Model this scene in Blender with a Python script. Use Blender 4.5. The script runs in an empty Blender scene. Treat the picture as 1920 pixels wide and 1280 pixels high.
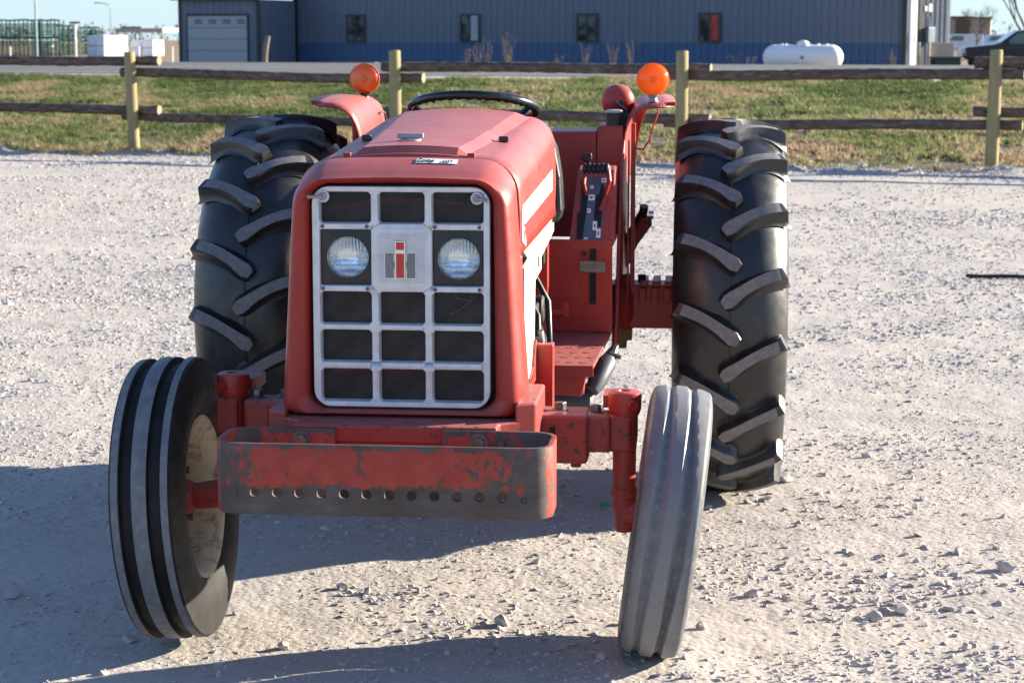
import bpy, bmesh, math, random
import numpy as np
from mathutils import Vector, Matrix
PI = math.pi
rad = math.radians
random.seed(7)
rng = np.random.default_rng(11)
scene = bpy.context.scene
col = scene.collection

# ------------------------------------------------------------------ camera, sky, sun, exposure
cd = bpy.data.cameras.new('camera')
cam = bpy.data.objects.new('camera', cd)
col.objects.link(cam)
cam.location = (0, 0, 1.66)
cam.rotation_euler = (rad(90 - 8.57), 0, 0)
cd.sensor_width = 36
cd.lens = 70.3
cd.clip_end = 6000
cd.dof.use_dof = True
cd.dof.focus_distance = 5.35
cd.dof.aperture_fstop = 10
scene.camera = cam

SUN = Vector((3.0, 1.15, 1.0)).normalized()
elev = math.asin(SUN.z)
w = bpy.data.worlds.new('World')
scene.world = w
w.use_nodes = True
nt = w.node_tree
sky = nt.nodes.new('ShaderNodeTexSky')
sky.sky_type = 'NISHITA'
sky.sun_disc = False
sky.sun_elevation = elev
sky.sun_rotation = math.atan2(SUN.x, SUN.y)
sky.altitude = 1100
sky.air_density = 1.0
sky.dust_density = 0.45
sky.ozone_density = 1.8
def world_mix(blend, fac, a, b):
    x = nt.nodes.new('ShaderNodeMix')
    x.data_type = 'RGBA'
    x.blend_type = blend
    for i, v in ((0, fac), (6, a), (7, b)):
        if hasattr(v, 'is_linked'):
            nt.links.new(v, x.inputs[i])
        else:
            x.inputs[i].default_value = v
    return x.outputs[2]
# pale blue air along the whole horizon, the same in every direction
tc = nt.nodes.new('ShaderNodeTexCoord')
sp = nt.nodes.new('ShaderNodeSeparateXYZ')
nt.links.new(tc.outputs['Generated'], sp.inputs[0])
mr = nt.nodes.new('ShaderNodeMapRange')
mr.interpolation_type = 'SMOOTHSTEP'
mr.inputs[1].default_value = -0.02
mr.inputs[2].default_value = 0.22
mr.inputs[3].default_value = 0.88
mr.inputs[4].default_value = 0.0
nt.links.new(sp.outputs[2], mr.inputs[0])
blue = world_mix('MULTIPLY', 1.0, sky.outputs[0], (0.98, 1.0, 1.13, 1))
air = world_mix('MIX', mr.outputs[0], blue, (2.42, 3.38, 3.98, 1))
nt.links.new(air, nt.nodes['Background'].inputs['Color'])
nt.nodes['Background'].inputs['Strength'].default_value = 0.071

sl = bpy.data.lights.new('sun', 'SUN')
sun = bpy.data.objects.new('sun', sl)
col.objects.link(sun)
sl.energy = 5.0
sl.angle = rad(0.53)
sl.color = (1.0, 0.905, 0.73)
sun.location = (30, 12, 20)
sun.rotation_euler = SUN.to_track_quat('Z', 'Y').to_euler()

vs = scene.view_settings
vs.view_transform = 'Standard'
vs.look = 'None'
vs.gamma = 1
vs.use_curve_mapping = False
vs.exposure = 1.8

# ------------------------------------------------------------------ node helpers
class NM:
    """small material builder"""
    def __init__(s, name):
        s.m = bpy.data.materials.new(name)
        s.m.use_nodes = True
        s.t = s.m.node_tree
        s.b = s.t.nodes['Principled BSDF']
        s.out = s.t.nodes['Material Output']
        s._pos = None
    def n(s, typ, **kw):
        x = s.t.nodes.new(typ)
        for k, v in kw.items():
            if k == 'inp':
                for kk, vv in v.items():
                    s.set(x.inputs[kk], vv)
            else:
                setattr(x, k, v)
        return x
    def set(s, sock, v):
        if hasattr(v, 'is_linked'):
            s.t.links.new(v, sock)
        elif isinstance(v, (tuple, list)) and len(v) == 3 and sock.type == 'RGBA':
            sock.default_value = (*v, 1)
        else:
            sock.default_value = v
    def pos(s, obj=True):
        if obj:
            return s.n('ShaderNodeTexCoord').outputs['Object']
        return s.n('ShaderNodeNewGeometry').outputs['Position']
    def mapped(s, v, scale=(1, 1, 1), loc=(0, 0, 0)):
        return s.n('ShaderNodeMapping', inp={'Vector': v, 'Scale': scale, 'Location': loc}).outputs[0]
    def noise(s, v, scale, detail=4, rough=0.55, dist=0.0):
        return s.n('ShaderNodeTexNoise', inp={'Vector': v, 'Scale': scale, 'Detail': detail, 'Roughness': rough, 'Distortion': dist}).outputs['Fac']
    def ramp(s, f, stops):
        r = s.n('ShaderNodeValToRGB')
        s.set(r.inputs[0], f)
        e = r.color_ramp.elements
        while len(e) < len(stops):
            e.new(0.5)
        for i, (p, c) in enumerate(stops):
            e[i].position = p
            e[i].color = (c, c, c, 1) if not isinstance(c, (tuple, list)) else (*c, 1)
        return r.outputs[0]
    def math(s, op, a, b=0.0, clamp=False):
        x = s.n('ShaderNodeMath', operation=op, use_clamp=clamp)
        s.set(x.inputs[0], a)
        s.set(x.inputs[1], b)
        return x.outputs[0]
    def mix(s, f, a, b, blend='MIX'):
        x = s.n('ShaderNodeMix', data_type='RGBA', blend_type=blend)
        s.set(x.inputs[0], f)
        s.set(x.inputs[6], a)
        s.set(x.inputs[7], b)
        return x.outputs[2]
    def sep(s, v):
        return s.n('ShaderNodeSeparateXYZ', inp={0: v}).outputs
    def bump(s, h, strength=0.3, dist=0.01, normal=None):
        x = s.n('ShaderNodeBump', inp={'Height': h, 'Strength': strength, 'Distance': dist})
        if normal is not None:
            s.set(x.inputs['Normal'], normal)
        s.t.links.new(x.outputs[0], s.b.inputs['Normal'])
        return x.outputs[0]
    def put(s, **kw):
        names = {'color': 'Base Color', 'rough': 'Roughness', 'metal': 'Metallic', 'spec': 'Specular IOR Level', 'coat': 'Coat Weight', 'coat_rough': 'Coat Roughness', 'sheen': 'Sheen Weight', 'trans': 'Transmission Weight', 'ior': 'IOR', 'alpha': 'Alpha'}
        for k, v in kw.items():
            s.set(s.b.inputs[names[k]], v)
        return s

def simple(name, c, rough=0.5, metal=0.0, var=0.15, scale=12.0, bump=0.0, spec=0.5, coat=0.0):
    m = NM(name)
    p = m.pos()
    f = m.noise(p, scale, 5)
    lo = tuple(x * (1 - var) for x in c)
    hi = tuple(min(1, x * (1 + var)) for x in c)
    m.put(color=m.ramp(f, [(0.3, lo), (0.7, hi)]), rough=m.ramp(m.noise(p, scale * 2.3, 3), [(0.3, max(0.02, rough - 0.08)), (0.7, min(1, rough + 0.08))]), metal=metal, spec=spec, coat=coat)
    if bump:
        m.bump(m.noise(p, scale * 8, 4), bump, 0.002)
    return m.m

# ------------------------------------------------------------------ materials
def red_paint(name, base=(0.31, 0.019, 0.013), dust=0.33, chips=0.60, rough=0.38, dustc=(0.46, 0.285, 0.27)):
    m = NM(name)
    p = m.pos()
    n1 = m.noise(p, 5, 5, 0.6)
    n2 = m.noise(p, 26, 5, 0.65)
    b2 = (base[0] * 1.18, base[1] * 1.4, base[2] * 1.4)
    c = m.ramp(n1, [(0.3, base), (0.72, b2)])
    # settled dust and chalking on faces that look upward
    nz = m.sep(m.n('ShaderNodeNewGeometry').outputs['Normal'])[2]
    up = m.math('MULTIPLY', m.ramp(nz, [(0.15, 0.0), (0.95, 1.0)]), m.ramp(m.noise(p, 9, 6, 0.7), [(0.28, 0.5), (0.7, 1.0)]))
    upd = m.math('MULTIPLY', up, dust)
    c = m.mix(upd, c, dustc)
    haze = m.math('MULTIPLY', m.ramp(m.noise(m.mapped(p, (1, 1, 0.35)), 3.2, 4), [(0.42, 0.0), (0.75, 1.0)]), 0.10)
    c = m.mix(haze, c, (0.40, 0.16, 0.14))
    ch = m.ramp(m.noise(p, 38, 6, 0.7, 0.3), [(chips + 0.06, 0.0), (chips + 0.10, 1.0)])
    c = m.mix(ch, c, (0.05, 0.032, 0.028))
    m.put(color=c, rough=m.math('ADD', m.ramp(n2, [(0.3, rough - 0.06), (0.7, rough + 0.1)]), m.math('MULTIPLY', up, 0.12)), spec=0.38, coat=0.12, coat_rough=0.3)
    m.bump(m.math('ADD', m.noise(p, 7, 2), m.math('MULTIPLY', m.noise(p, 160, 2), 0.05)), 0.10, 0.012)
    return m.m

M = {}
M['red'] = red_paint('red_paint', chips=0.575)
M['hood_red'] = red_paint('faded_hood_paint', (0.30, 0.02, 0.0135), 0.40, 0.59, 0.40, (0.44, 0.27, 0.25))
M['red_old'] = red_paint('worn_red_paint', (0.26, 0.021, 0.016), 0.35, 0.515, 0.5)
M['red_deep'] = red_paint('deep_red_paint', (0.30, 0.022, 0.017), 0.22, 0.62, 0.42)

def bumper_mat():
    m = NM('scraped_red_steel')
    p = m.pos()
    x, y, z = m.sep(p)
    n = m.noise(m.mapped(p, (1.0, 1.0, 0.75)), 19, 10, 0.72, 0.5)
    nf = m.noise(m.mapped(p, (1.3, 1.3, 0.55)), 75, 8, 0.75, 0.5)
    band = m.math('MULTIPLY', m.ramp(z, [(0.0, 0.0), (1.0, 1.0)]), 1.0)
    # paint keeps between z 0.585 and 0.665, thin towards the ends
    a = m.math('SMOOTH_MIN', m.math('MULTIPLY', m.math('SUBTRACT', z, 0.578), 38.0), m.math('MULTIPLY', m.math('SUBTRACT', 0.678, z), 34.0))
    e = m.math('MULTIPLY', m.math('SUBTRACT', 0.345, m.math('ABSOLUTE', m.math('ADD', x, 0.03))), 4.2)
    a = m.math('MINIMUM', a, e)
    a = m.math('MINIMUM', a, 0.46)
    nn = m.math('ADD', m.math('MULTIPLY', m.math('SUBTRACT', n, 0.5), 3.0), m.math('MULTIPLY', m.math('SUBTRACT', nf, 0.5), 2.0))
    v = m.math('ADD', a, nn)
    corner = m.ramp(m.math('ABSOLUTE', x), [(0.385, 0.0), (0.405, 1.0)])
    v = m.math('MAXIMUM', v, m.math('ADD', m.math('MULTIPLY', corner, 1.1), m.math('SUBTRACT', m.math('MULTIPLY', nn, 0.9), 0.85)))
    f = m.ramp(v, [(0.10, 0.0), (0.2, 1.0)])
    steel = m.ramp(m.noise(m.mapped(p, (1, 1, 2.5)), 9, 6, 0.65), [(0.3, (0.062, 0.046, 0.038)), (0.55, (0.088, 0.07, 0.062)), (0.75, (0.12, 0.105, 0.098))])
    red = m.ramp(m.noise(p, 20, 4), [(0.3, (0.30, 0.034, 0.022)), (0.7, (0.38, 0.052, 0.034))])
    sc = m.ramp(m.noise(m.mapped(p, (6, 6, 60)), 3, 6, 0.7), [(0.66, 0.0), (0.7, 1.0)])
    low = m.ramp(z, [(0.522, 1.0), (0.54, 0.0)])
    c = m.mix(f, steel, red)
    c = m.mix(m.math('MULTIPLY', sc, low), c, (0.42, 0.38, 0.34))
    m.put(color=c, rough=m.ramp(f, [(0.0, 0.6), (1.0, 0.5)]), metal=0.0, spec=0.3)
    m.bump(m.math('ADD', m.math('MULTIPLY', f, 0.6), m.math('MULTIPLY', nf, 0.4)), 0.25, 0.002)
    return m.m
M['bumper'] = bumper_mat()

def rubber(name, c, rough, dusty=0.3, dust=(0.16, 0.15, 0.145), scale=14.0):
    m = NM(name)
    p = m.pos()
    f = m.ramp(m.noise(p, scale, 6, 0.68), [(0.42, 0.0), (0.8, 1.0)])
    m.put(color=m.mix(m.math('MULTIPLY', f, dusty), c, dust), rough=m.ramp(m.noise(p, 22, 4), [(0.3, rough - 0.06), (0.7, rough + 0.1)]), spec=0.5)
    m.bump(m.noise(p, 120, 4), 0.12, 0.002)
    return m.m
M['rubber'] = rubber('black_rubber', (0.0115, 0.0115, 0.0125), 0.36, 0.14)
for _m in ('rubber',):
    M[_m].node_tree.nodes['Principled BSDF'].inputs['Specular IOR Level'].default_value = 0.62
M['rubber_worn'] = rubber('dusty_lug_top', (0.135, 0.128, 0.132), 0.7, 0.85, (0.27, 0.25, 0.25), 36)
M['rubber_front'] = rubber('black_front_rubber', (0.014, 0.0135, 0.014), 0.58, 0.22, (0.09, 0.08, 0.07))
M['rubber_front'].node_tree.nodes['Principled BSDF'].inputs['Specular IOR Level'].default_value = 0.25
M['rib_worn'] = rubber('grey_worn_rib', (0.135, 0.14, 0.15), 0.6, 0.8, (0.27, 0.27, 0.28), 40)
def worn_tyre_mat():
    # grey scuffed ribs, darker rubber left in the shallow grooves, dust specks
    m = NM('weathered_grey_rubber')
    p = m.pos()
    x, y, z = m.sep(p)
    r = m.math('SQRT', m.math('ADD', m.math('MULTIPLY', y, y), m.math('MULTIPLY', z, z)))
    rib = m.ramp(m.math('ADD', r, m.math('MULTIPLY', m.math('SUBTRACT', m.noise(p, 9, 4), 0.5), 0.008)), [(0.352, 0.0), (0.366, 1.0)])
    c = m.mix(rib, (0.055, 0.058, 0.066), (0.165, 0.17, 0.182))
    c = m.mix(m.math('MULTIPLY', m.ramp(m.noise(p, 34, 6, 0.7), [(0.45, 0.0), (0.75, 1.0)]), 0.6), c, (0.21, 0.20, 0.195))
    c = m.mix(m.math('MULTIPLY', m.ramp(m.noise(m.mapped(p, (1, 0.6, 0.6)), 150, 3, 0.6), [(0.62, 0.0), (0.7, 1.0)]), 0.7), c, (0.30, 0.29, 0.28))
    m.put(color=c, rough=m.ramp(m.noise(p, 22, 4), [(0.3, 0.42), (0.7, 0.6)]), spec=0.45)
    m.bump(m.noise(p, 120, 4), 0.15, 0.002)
    return m.m
M['rubber_grey'] = worn_tyre_mat()
M['black'] = simple('black_plastic', (0.014, 0.014, 0.016), 0.38, 0, 0.2)
M['wheel_black'] = simple('black_wheel_rim_plastic', (0.012, 0.013, 0.015), 0.26, 0, 0.2)
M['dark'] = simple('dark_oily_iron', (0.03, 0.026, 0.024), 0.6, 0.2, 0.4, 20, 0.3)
M['iron'] = simple('grey_bolt_steel', (0.16, 0.15, 0.14), 0.45, 0.7, 0.3, 40)
M['chrome'] = simple('bright_metal', (0.62, 0.63, 0.65), 0.22, 1.0, 0.1)
M['cream'] = simple('cream_paint', (0.68, 0.61, 0.49), 0.5, 0, 0.1, 8, 0.1)
def rim_mat():
    m = NM('aged_cream_rim')
    p = m.pos()
    c = m.ramp(m.noise(p, 7, 5), [(0.3, (0.50, 0.42, 0.30)), (0.7, (0.62, 0.54, 0.41))])
    ru = m.ramp(m.noise(p, 16, 8, 0.72, 0.6), [(0.50, 0.0), (0.64, 1.0)])
    c = m.mix(m.math('MULTIPLY', ru, 0.75), c, (0.13, 0.07, 0.04))
    m.put(color=c, rough=0.55, spec=0.3)
    m.bump(m.noise(p, 30, 4), 0.2, 0.003)
    return m.m
M['cream_rim'] = rim_mat()
M['white'] = simple('white_paint', (0.78, 0.78, 0.78), 0.5, 0, 0.05)
M['silver'] = simple('silver_grille_paint', (0.60, 0.61, 0.63), 0.42, 0.25, 0.12, 30, 0.08)
M['silver_plate'] = simple('brushed_silver', (0.60, 0.60, 0.62), 0.45, 0.35, 0.08, 30)
M['emblem_grey'] = simple('emblem_grey', (0.17, 0.18, 0.19), 0.4, 0.4, 0.15, 60)
M['emblem_red'] = simple('emblem_red', (0.50, 0.035, 0.028), 0.35, 0, 0.08)
M['ink'] = simple('black_ink', (0.02, 0.02, 0.025), 0.6, 0, 0.1)
M['mesh'] = simple('black_wire_mesh', (0.055, 0.055, 0.058), 0.45, 0.3, 0.6, 18)
M['slate'] = simple('slate_lever_plate', (0.11, 0.13, 0.17), 0.4, 0.2, 0.2)
M['grey'] = simple('grey_paint', (0.30, 0.30, 0.31), 0.45, 0.3, 0.2)
M['charcoal'] = simple('charcoal_paint', (0.075, 0.078, 0.085), 0.5, 0.1, 0.2)
M['ochre'] = simple('ochre_bracket', (0.16, 0.085, 0.02), 0.55, 0.2, 0.3)
M['void'] = simple('black_interior', (0.012, 0.010, 0.010), 0.8, 0, 0.2)
M['radiator'] = simple('radiator_core', (0.03, 0.018, 0.016), 0.6, 0.3, 0.5, 14)

def amber(name, trans, c):
    m = NM(name)
    p = m.pos()
    x, y, z = m.sep(p)
    r = m.math('SQRT', m.math('ADD', m.math('MULTIPLY', x, x), m.math('MULTIPLY', z, z)))
    ring = m.math('SINE', m.math('MULTIPLY', r, 1500.0))
    m.put(color=c, rough=0.16, spec=0.6, coat=0.6, coat_rough=0.05)
    nb = m.bump(ring, 0.35, 0.0008)
    tr = m.n('ShaderNodeBsdfTranslucent', inp={'Color': c, 'Normal': nb})
    mx = m.n('ShaderNodeMixShader', inp={0: trans, 1: m.b.outputs[0], 2: tr.outputs[0]})
    m.t.links.new(mx.outputs[0], m.out.inputs[0])
    return m.m
M['amber'] = amber('amber_lens', 0.55, (0.95, 0.27, 0.008))
M['amber_shaded'] = amber('shaded_amber_lens', 0.22, (0.74, 0.14, 0.008))  # darker copy of the same lens, shade on its face put into the colour

def lens_mat():
    m = NM('headlight_glass')
    p = m.pos()
    x, y, z = m.sep(p)
    fl = m.math('SINE', m.math('MULTIPLY', x, 900.0))
    up = m.ramp(m.noise(m.mapped(p, (40, 1, 14)), 1.2, 1), [(0.40, 0.0), (0.60, 1.0)])
    hz = m.math('SINE', m.math('MULTIPLY', z, 330.0))
    h = m.math('ADD', m.math('MULTIPLY', fl, up), m.math('MULTIPLY', hz, 0.7))
    bn = m.n('ShaderNodeBump', inp={'Height': h, 'Strength': 0.22, 'Distance': 0.0007}).outputs[0]
    gl = m.n('ShaderNodeBsdfGlossy', inp={'Color': (0.95, 0.97, 1.0), 'Roughness': 0.03, 'Normal': bn})
    tr = m.n('ShaderNodeBsdfTransparent', inp={'Color': (0.93, 0.95, 0.97)})
    fr = m.n('ShaderNodeFresnel', inp={'IOR': 1.6, 'Normal': bn})
    mx = m.n('ShaderNodeMixShader', inp={0: m.math('MULTIPLY', fr.outputs[0], 1.0), 1: tr.outputs[0], 2: gl.outputs[0]})
    m.t.links.new(mx.outputs[0], m.out.inputs[0])
    return m.m
M['lens'] = lens_mat()
def reflector_mat():
    m = NM('headlight_reflector')
    p = m.pos()
    x, y, z = m.sep(p)
    fl = m.math('SINE', m.math('MULTIPLY', x, 700.0))
    hz_ = m.math('SINE', m.math('MULTIPLY', z, 330.0))
    wob = m.math('MULTIPLY', m.math('SUBTRACT', m.noise(p, 60, 2), 0.5), 0.02)
    up = m.ramp(m.math('ADD', z, wob), [(0.006, 0.0), (0.014, 1.0)])
    dn = m.math('SUBTRACT', 1.0, up)
    fl = m.math('ADD', m.math('MULTIPLY', fl, up), m.math('MULTIPLY', m.math('ADD', hz_, m.math('MULTIPLY', m.noise(p, 40, 3), 5.0)), m.math('MULTIPLY', dn, 0.8)))
    up = 1.0
    m.put(color=(0.66, 0.66, 0.66), metal=1.0, rough=0.09)
    m.bump(fl, 0.36, 0.001)
    return m.m
M['reflector'] = reflector_mat()

# gravel ground
def tcoord(m, P):
    x, y, z = m.sep(P)
    return m.math('DIVIDE', m.math('SUBTRACT', m.math('ADD', y, m.math('MULTIPLY', x, 0.353)), 27.9), 1.06)
def ground_mat():
    m = NM('ground_gravel_and_soil')
    P = m.pos(False)
    t = tcoord(m, P)
    big = m.noise(P, 0.35, 5, 0.6)
    mid = m.noise(m.mapped(P, (1, 0.6, 1)), 2.2, 6, 0.65)
    fine = m.noise(P, 28, 6, 0.75)
    speck = m.n('ShaderNodeTexVoronoi', inp={'Vector': P, 'Scale': 46.0, 'Randomness': 1.0})
    sp2 = m.n('ShaderNodeTexVoronoi', inp={'Vector': P, 'Scale': 17.0, 'Randomness': 1.0})
    c = m.ramp(m.math('ADD', m.math('MULTIPLY', mid, 0.55), m.math('MULTIPLY', fine, 0.45)), [(0.30, (0.365, 0.325, 0.295)), (0.5, (0.425, 0.385, 0.352)), (0.72, (0.475, 0.44, 0.41))])
    val = m.sep(speck.outputs['Color'])[0]
    c = m.mix(m.math('MULTIPLY', m.ramp(val, [(0.55, 0.0), (1.0, 1.0)]), 0.45), c, (0.50, 0.48, 0.465))
    c = m.mix(m.math('MULTIPLY', m.ramp(val, [(0.0, 1.0), (0.35, 0.0)]), 0.35), c, (0.29, 0.265, 0.25))
    c = m.mix(m.math('MULTIPLY', m.ramp(big, [(0.35, 1.0), (0.6, 0.0)]), 0.40), c, (0.40, 0.345, 0.295))
    lane = m.ramp(m.noise(m.mapped(P, (0.16, 0.75, 1.0)), 1.0, 4, 0.55, 0.3), [(0.48, 0.0), (0.62, 1.0)])
    c = m.mix(m.math('MULTIPLY', lane, 0.5), c, (0.47, 0.425, 0.38))
    # soil under the grass bank
    edge = m.math('ADD', t, m.math('MULTIPLY', m.math('SUBTRACT', m.noise(P, 0.9, 5, 0.65), 0.5), 2.2))
    soil = m.ramp(m.noise(P, 1.6, 6, 0.7), [(0.3, (0.12, 0.09, 0.068)), (0.5, (0.19, 0.15, 0.115)), (0.7, (0.27, 0.22, 0.175))])
    turf = m.ramp(m.noise(P, 0.55, 6, 0.65), [(0.36, 0.0), (0.6, 1.0)])
    soil = m.mix(m.math('MULTIPLY', turf, 0.65), soil, (0.085, 0.10, 0.032))
    c = m.mix(m.ramp(m.math('MULTIPLY_ADD', edge, 0.5), [(0.0, 0.0), (0.45, 1.0)]), c, soil)
    # dry field past the road
    field = m.ramp(m.noise(P, 0.22, 6, 0.7), [(0.3, (0.19, 0.135, 0.085)), (0.7, (0.30, 0.225, 0.145))])
    c = m.mix(m.ramp(m.math('SUBTRACT', t, 30.0), [(0.0, 0.0), (1.0, 1.0)]), c, field)
    m.put(color=c, rough=0.92, spec=0.15)
    h = m.math('ADD', m.math('MULTIPLY', fine, 0.5), m.math('MULTIPLY', m.noise(P, 75, 4, 0.7), 0.35))
    h = m.math('SUBTRACT', h, m.math('MULTIPLY', speck.outputs['Distance'], 0.55))
    h = m.math('SUBTRACT', h, m.math('MULTIPLY', sp2.outputs['Distance'], 0.3))
    m.bump(h, 0.42, 0.011)
    return m.m
M['ground'] = ground_mat()

def stone_mat():
    m = NM('pale_gravel_stone')
    a = m.n('ShaderNodeAttribute', attribute_name='tint', attribute_type='INSTANCER').outputs['Fac']
    p = m.pos()
    c = m.ramp(a, [(0.0, (0.33, 0.305, 0.30)), (0.35, (0.42, 0.385, 0.37)), (0.6, (0.46, 0.41, 0.385)), (0.8, (0.48, 0.465, 0.46)), (1.0, (0.55, 0.54, 0.535))])
    c = m.mix(m.math('MULTIPLY', m.noise(p, 3.0, 4), 0.35), c, (0.49, 0.455, 0.43))
    m.put(color=c, rough=0.9, spec=0.2)
    m.bump(m.noise(p, 5, 4), 0.25, 0.15)
    return m.m
M['stone'] = stone_mat()
M['rock'] = simple('pale_rock', (0.44, 0.40, 0.38), 0.9, 0, 0.2, 20, 0.4, 0.2)

def blade_mat():
    m = NM('grass_blades')
    a = m.n('ShaderNodeAttribute', attribute_name='tint', attribute_type='INSTANCER').outputs['Fac']
    c = m.ramp(a, [(0.0, (0.095, 0.132, 0.042)), (0.3, (0.18, 0.212, 0.075)), (0.5, (0.27, 0.26, 0.12)), (0.72, (0.345, 0.275, 0.165)), (1.0, (0.38, 0.27, 0.18))])
    m.put(color=c, rough=0.5, spec=0.4)
    tr = m.n('ShaderNodeBsdfTranslucent', inp={'Color': c})
    mx = m.n('ShaderNodeMixShader', inp={0: 0.5, 1: m.b.outputs[0], 2: tr.outputs[0]})
    m.t.links.new(mx.outputs[0], m.out.inputs[0])
    return m.m
M['blade'] = blade_mat()

def asphalt_mat():
    m = NM('asphalt')
    P = m.pos(False)
    m.put(color=m.ramp(m.noise(P, 1.2, 6, 0.7), [(0.3, (0.085, 0.087, 0.09)), (0.7, (0.14, 0.14, 0.142))]), rough=0.85, spec=0.3)
    m.bump(m.noise(P, 60, 4), 0.3, 0.01)
    return m.m
M['asphalt'] = asphalt_mat()
M['concrete'] = simple('pale_road_shoulder', (0.36, 0.34, 0.32), 0.9, 0, 0.2, 1.5, 0.2, 0.2)
M['line'] = simple('white_road_line', (0.66, 0.66, 0.65), 0.7, 0, 0.12, 3)

def wood(name, lo, mid, hi, axis=(1, 1, 1), scale=10, bump=0.5):
    m = NM(name)
    p = m.pos()
    v = m.mapped(p, axis)
    f = m.noise(v, scale, 7, 0.7, 0.4)
    m.put(color=m.ramp(f, [(0.3, lo), (0.5, mid), (0.72, hi)]), rough=0.85, spec=0.2)
    m.bump(f, bump, 0.012)
    return m.m
M['post'] = wood('treated_post_wood', (0.23, 0.19, 0.095), (0.30, 0.25, 0.13), (0.36, 0.30, 0.17), (3, 3, 0.35), 6, 0.3)
M['rail'] = wood('weathered_bark_rail', (0.04, 0.03, 0.026), (0.12, 0.085, 0.068), (0.24, 0.19, 0.165), (0.8, 2.5, 2.5), 9, 1.0)
M['cut'] = simple('pale_cut_wood', (0.27, 0.20, 0.13), 0.8, 0, 0.25, 20)
M['old_wood'] = wood('grey_old_wood', (0.10, 0.085, 0.07), (0.17, 0.145, 0.12), (0.24, 0.21, 0.18), (3, 3, 0.4), 6, 0.4)
M['siding'] = simple('slate_grey_siding', (0.112, 0.14, 0.188), 0.45, 0.1, 0.06, 0.7)
M['blue_siding'] = simple('blue_siding', (0.038, 0.09, 0.19), 0.45, 0.1, 0.08, 0.7)
M['trim'] = simple('dark_trim', (0.022, 0.026, 0.032), 0.45, 0.1, 0.1)
M['roof'] = simple('dark_roof', (0.05, 0.055, 0.06), 0.5, 0.2, 0.1)
M['door'] = simple('pale_garage_door', (0.33, 0.34, 0.36), 0.5, 0, 0.05)
M['door_pane'] = simple('door_pane_glass', (0.10, 0.12, 0.13), 0.1, 0, 0.1)
def pane_mat():
    m = NM('window_glass')
    m.put(color=m.ramp(m.noise(m.pos(), 2.2, 3), [(0.42, (0.012, 0.014, 0.014)), (0.62, (0.12, 0.135, 0.125))]), rough=0.25, spec=0.12)  # pale patches in the colour stand for reflections in the panes
    return m.m
M['pane'] = pane_mat()
M['curtain'] = simple('pale_blind', (0.36, 0.38, 0.39), 0.8, 0, 0.2, 2)
M['red_sign'] = simple('red_window_poster', (0.36, 0.05, 0.03), 0.7, 0, 0.5, 5)
M['tan_wall'] = simple('tan_wall', (0.36, 0.30, 0.21), 0.8, 0, 0.1, 1)
M['brown_wall'] = simple('brown_wall', (0.13, 0.08, 0.055), 0.8, 0, 0.1, 1)
M['beige'] = simple('beige_block', (0.42, 0.36, 0.30), 0.8, 0, 0.1, 2)
M['green_tube'] = simple('green_tube_paint', (0.014, 0.11, 0.075), 0.45, 0.1, 0.2, 2)
M['wrap'] = simple('white_wrap', (0.62, 0.65, 0.70), 0.35, 0, 0.08, 1)
M['galv'] = simple('galvanised_pole', (0.20, 0.24, 0.29), 0.45, 0.5, 0.1, 2)
M['car'] = simple('dark_navy_car_paint', (0.006, 0.010, 0.020), 0.28, 0.0, 0.1, 2, 0, 0.4, 0.2)
M['car_glass'] = simple('car_window_glass', (0.08, 0.17, 0.165), 0.06, 0, 0.1)
M['car_light'] = simple('car_lamp', (0.6, 0.62, 0.64), 0.2, 0, 0.1)
M['orange'] = simple('orange_marker', (0.7, 0.16, 0.02), 0.3, 0, 0.1)
M['bark'] = simple('bare_tree_bark', (0.10, 0.08, 0.07), 0.9, 0, 0.3, 5)
M['twig'] = simple('far_brown_twigs', (0.15, 0.12, 0.10), 0.9, 0, 0.3, 0.5)
M['weed'] = simple('dry_weed_stem', (0.25, 0.19, 0.14), 0.85, 0, 0.3, 8)
M['green_scrap'] = simple('green_plastic', (0.02, 0.32, 0.14), 0.4, 0, 0.1)
M['skyblue'] = simple('pale_blue_trim', (0.22, 0.42, 0.60), 0.5, 0, 0.08, 1)

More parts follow.
